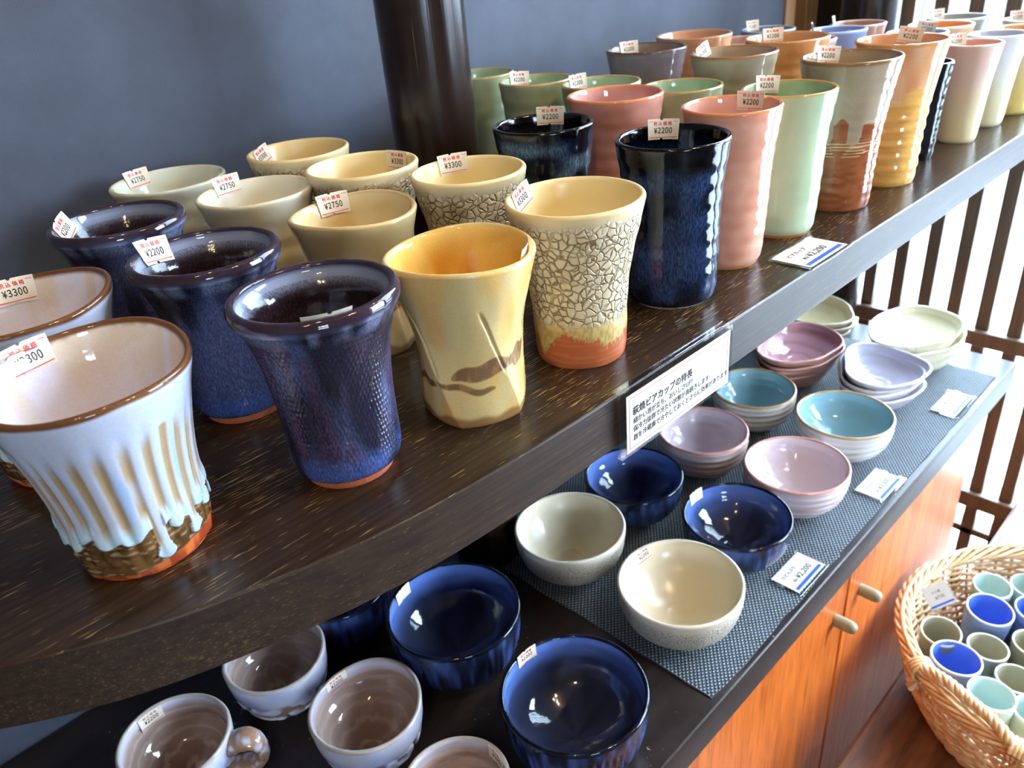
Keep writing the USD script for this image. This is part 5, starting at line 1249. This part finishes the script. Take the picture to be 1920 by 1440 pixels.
for k in range(9):
    th = np.linspace(0, 2 * PI, 420, endpoint=False)
    m = 9 if k < 7 else 0
    a = th * (m) + 2 * PI * k / 7
    rr_ = .0092 if k < 7 else .004
    R0 = rad(np.array(BH)) + .001
    p = np.stack([(R0 + rr_ * np.cos(a) * (1 + .15 * np.sin(th * 6 + k))) * np.cos(th), (R0 + rr_ * np.cos(a) * (1 + .15 * np.sin(th * 6 + k))) * np.sin(th), BH + .004 + rr_ * .75 * np.sin(a) + (.006 if k == 8 else 0)], 1)
    part("rim_strand", tube(p, .0027 if k < 7 else .0032, 8, True), MATS["wicker" if k % 2 else "wicker_dark"], bk, 60)
for side, (a0, a1) in enumerate(((139, 180), (-41, 0))):
    c0, c1, cm = [np.array([(rad(np.array(BH)) + d) * math.cos(a * deg), (rad(np.array(BH)) + d) * math.sin(a * deg), BH + h]) for a, d, h in ((a0, .008, .006), (a1, .008, .006), ((a0 + a1) / 2, -.014, .014))]
    q0 = (c0 * .55 + cm * .45) + (0, 0, .012); q1 = (c1 * .55 + cm * .45) + (0, 0, .012)
    path = spline([c0 - (0, 0, .035), c0, q0, cm + (0, 0, .004), q1, c1, c1 - (0, 0, .035)], 150)
    tg = np.gradient(path, axis=0); tg /= np.linalg.norm(tg, axis=1, keepdims=True)
    u = np.cross(tg, (0, 0, 1)); u /= np.linalg.norm(u, axis=1, keepdims=True); w = np.cross(tg, u)
    for k in range(4):
        a = np.linspace(0, 2 * PI * 7.5, 150) + k * PI / 2
        part("handle_strand", tube(path + .0047 * (np.cos(a)[:, None] * u + np.sin(a)[:, None] * w), .0034, 8), MATS["wicker_dark" if k % 2 else "wicker"], bk, 60)
    for c, aa in ((c0, a0), (c1, a1)):
        for k in range(4):
            th = np.linspace(0, 2 * PI, 28, endpoint=False)
            e = np.array([-math.sin(aa * deg), math.cos(aa * deg), 0]); ro = np.array([math.cos(aa * deg), math.sin(aa * deg), 0])
            p = c - ro * .006 + (k - 1.5) * .005 * e + np.outer(.016 * np.cos(th), ro) + np.outer(.013 * np.sin(th), (0, 0, 1))
            part("binding", tube(p, .0026, 6, True), MATS["wicker_dark"], bk, 60)

SAKE = [(0, .70), (.03, .74), (.10, .82), (.30, .90), (.60, .95), (.85, .985), (1, 1.0)]
zc = BZ + .0085
kinds = {
    "blue": (fade(lin("#7f93c4"), lin("#8d9cbc"), lin("#6288d8"), lin("#cfd3dc"), 1), "royal blue inside"),
    "olive": (fade(lin("#94937c"), lin("#8a8872"), lin("#b0ad96"), lin("#cbc7b6"), 2), "olive grey"),
    "mint": (fade(lin("#b7ccc4"), lin("#b4c6bc"), lin("#c4dad4"), lin("#dde5df"), 3), "pale mint"),
}
protos = {}
zc = BZ + .051
part("cushion", trimesh.creation.cylinder(.160, .004, sections=64).apply_translation((0, 0, .0485)), MATS["cloth_mat"], bk, 40)
for kind, x, y, r, D, tx, ty, where in (
        ("mint", 4.31, .715, .106, 3.58, 2, -1, "at the basket's far left beside the price card"),
        ("blue", 4.083, .663, .124, 3.56, 3, -1, "in the second row from the basket's far side"),
        ("olive", 3.73, .793, .105, 3.52, 2, -5, "against the basket's left wall below the price card"),
        ("blue", 3.53, .652, .126, 3.50, 2, 2, "nearest the rope handle's upper end"),
        ("olive", 3.82, .575, .105, 3.60, 2, 1, "between the two largest blue cups"),
        ("mint", 3.38, .44, .112, 3.48, 3, 3, "behind the rope handle's middle"),
        ("olive", 3.69, .390, .105, 3.60, 2, 2, "in the middle of the basket, its dark floor visible"),
        ("mint", 3.455, .245, .112, 3.52, 2, 2, "cut by the right picture edge, lowest"),
        ("blue", 4.25, .46, .118, 3.58, 2, 0, "cut by the right picture edge, upper"),
        ("olive", 4.00, .405, .105, 3.60, 2, 0, "cut by the right picture edge, middle height"),
        ("mint", 4.46, .56, .105, 3.60, 2, -2, "small, at the far side of the basket on the picture edge")):
    cf, look = kinds[kind]
    lab = f"small {look} cup {where}"
    hh = HEIGHT(-D) - zc
    if kind not in protos:
        protos[kind] = (vessel("small_" + kind + "_cup", lab, "cup", "small cups in the wicker basket", x, y, S * r, hh, zc, SAKE, "glaze_smooth", cf, t=.003, tb=.006, fillet=.5, NT=72, NZ=34, disp=rings(5, .0002, 1), tilt=(tx, ty))[0], r, hh)
    else:
        p0, r0, h0 = protos[kind]
        q = UsdGeom.Xform.Define(stage, path_of("small_" + kind + "_cup"))
        q.GetPrim().GetReferences().AddInternalReference(p0.GetPath())
        q.GetPrim().SetInstanceable(True)
        q.ClearXformOpOrder()
        q.AddTranslateOp().Set(Gf.Vec3d(S * x, S * y, zc))
        q.AddRotateXYZOp().Set(Gf.Vec3f(tx, ty, 40))
        q.AddScaleOp().Set(Gf.Vec3f(r / r0, r / r0, hh / h0))
        tag(q, lab, "cup", "small cups in the wicker basket")

bc = thing("price_card", "small price card leaning inside the wicker basket's left wall", "price card", (S * 3.90, S * .88, HEIGHT(-3.47)), (62, 0, -58))
turn = trimesh.transformations.rotation_matrix(30 * deg, (0, 0, 1))
part("sleeve", box(-.020, .020, -.019, .019, 0, .0009, .0002).apply_transform(turn), MATS["acrylic"], bc)
c = part("card", box(-.0185, .0185, -.0175, .0175, .0010, .0012).apply_transform(turn), MATS["paper_card"], bc)
part("price", text("¥770", .0062, .00006, "c").apply_translation((.001, -.0045, .00125)).apply_transform(turn), MATS["ink_black"], c, False)
part("name_print", text("ぐい呑", .0046, .00006, "c").apply_translation((-.001, .0050, .00125)).apply_transform(turn), MATS["ink_black"], c, False)
part("blue_bar", box(-.0170, .0170, -.0145, -.0115, .00121, .00130).apply_transform(turn), MATS["ink_blue"], c)
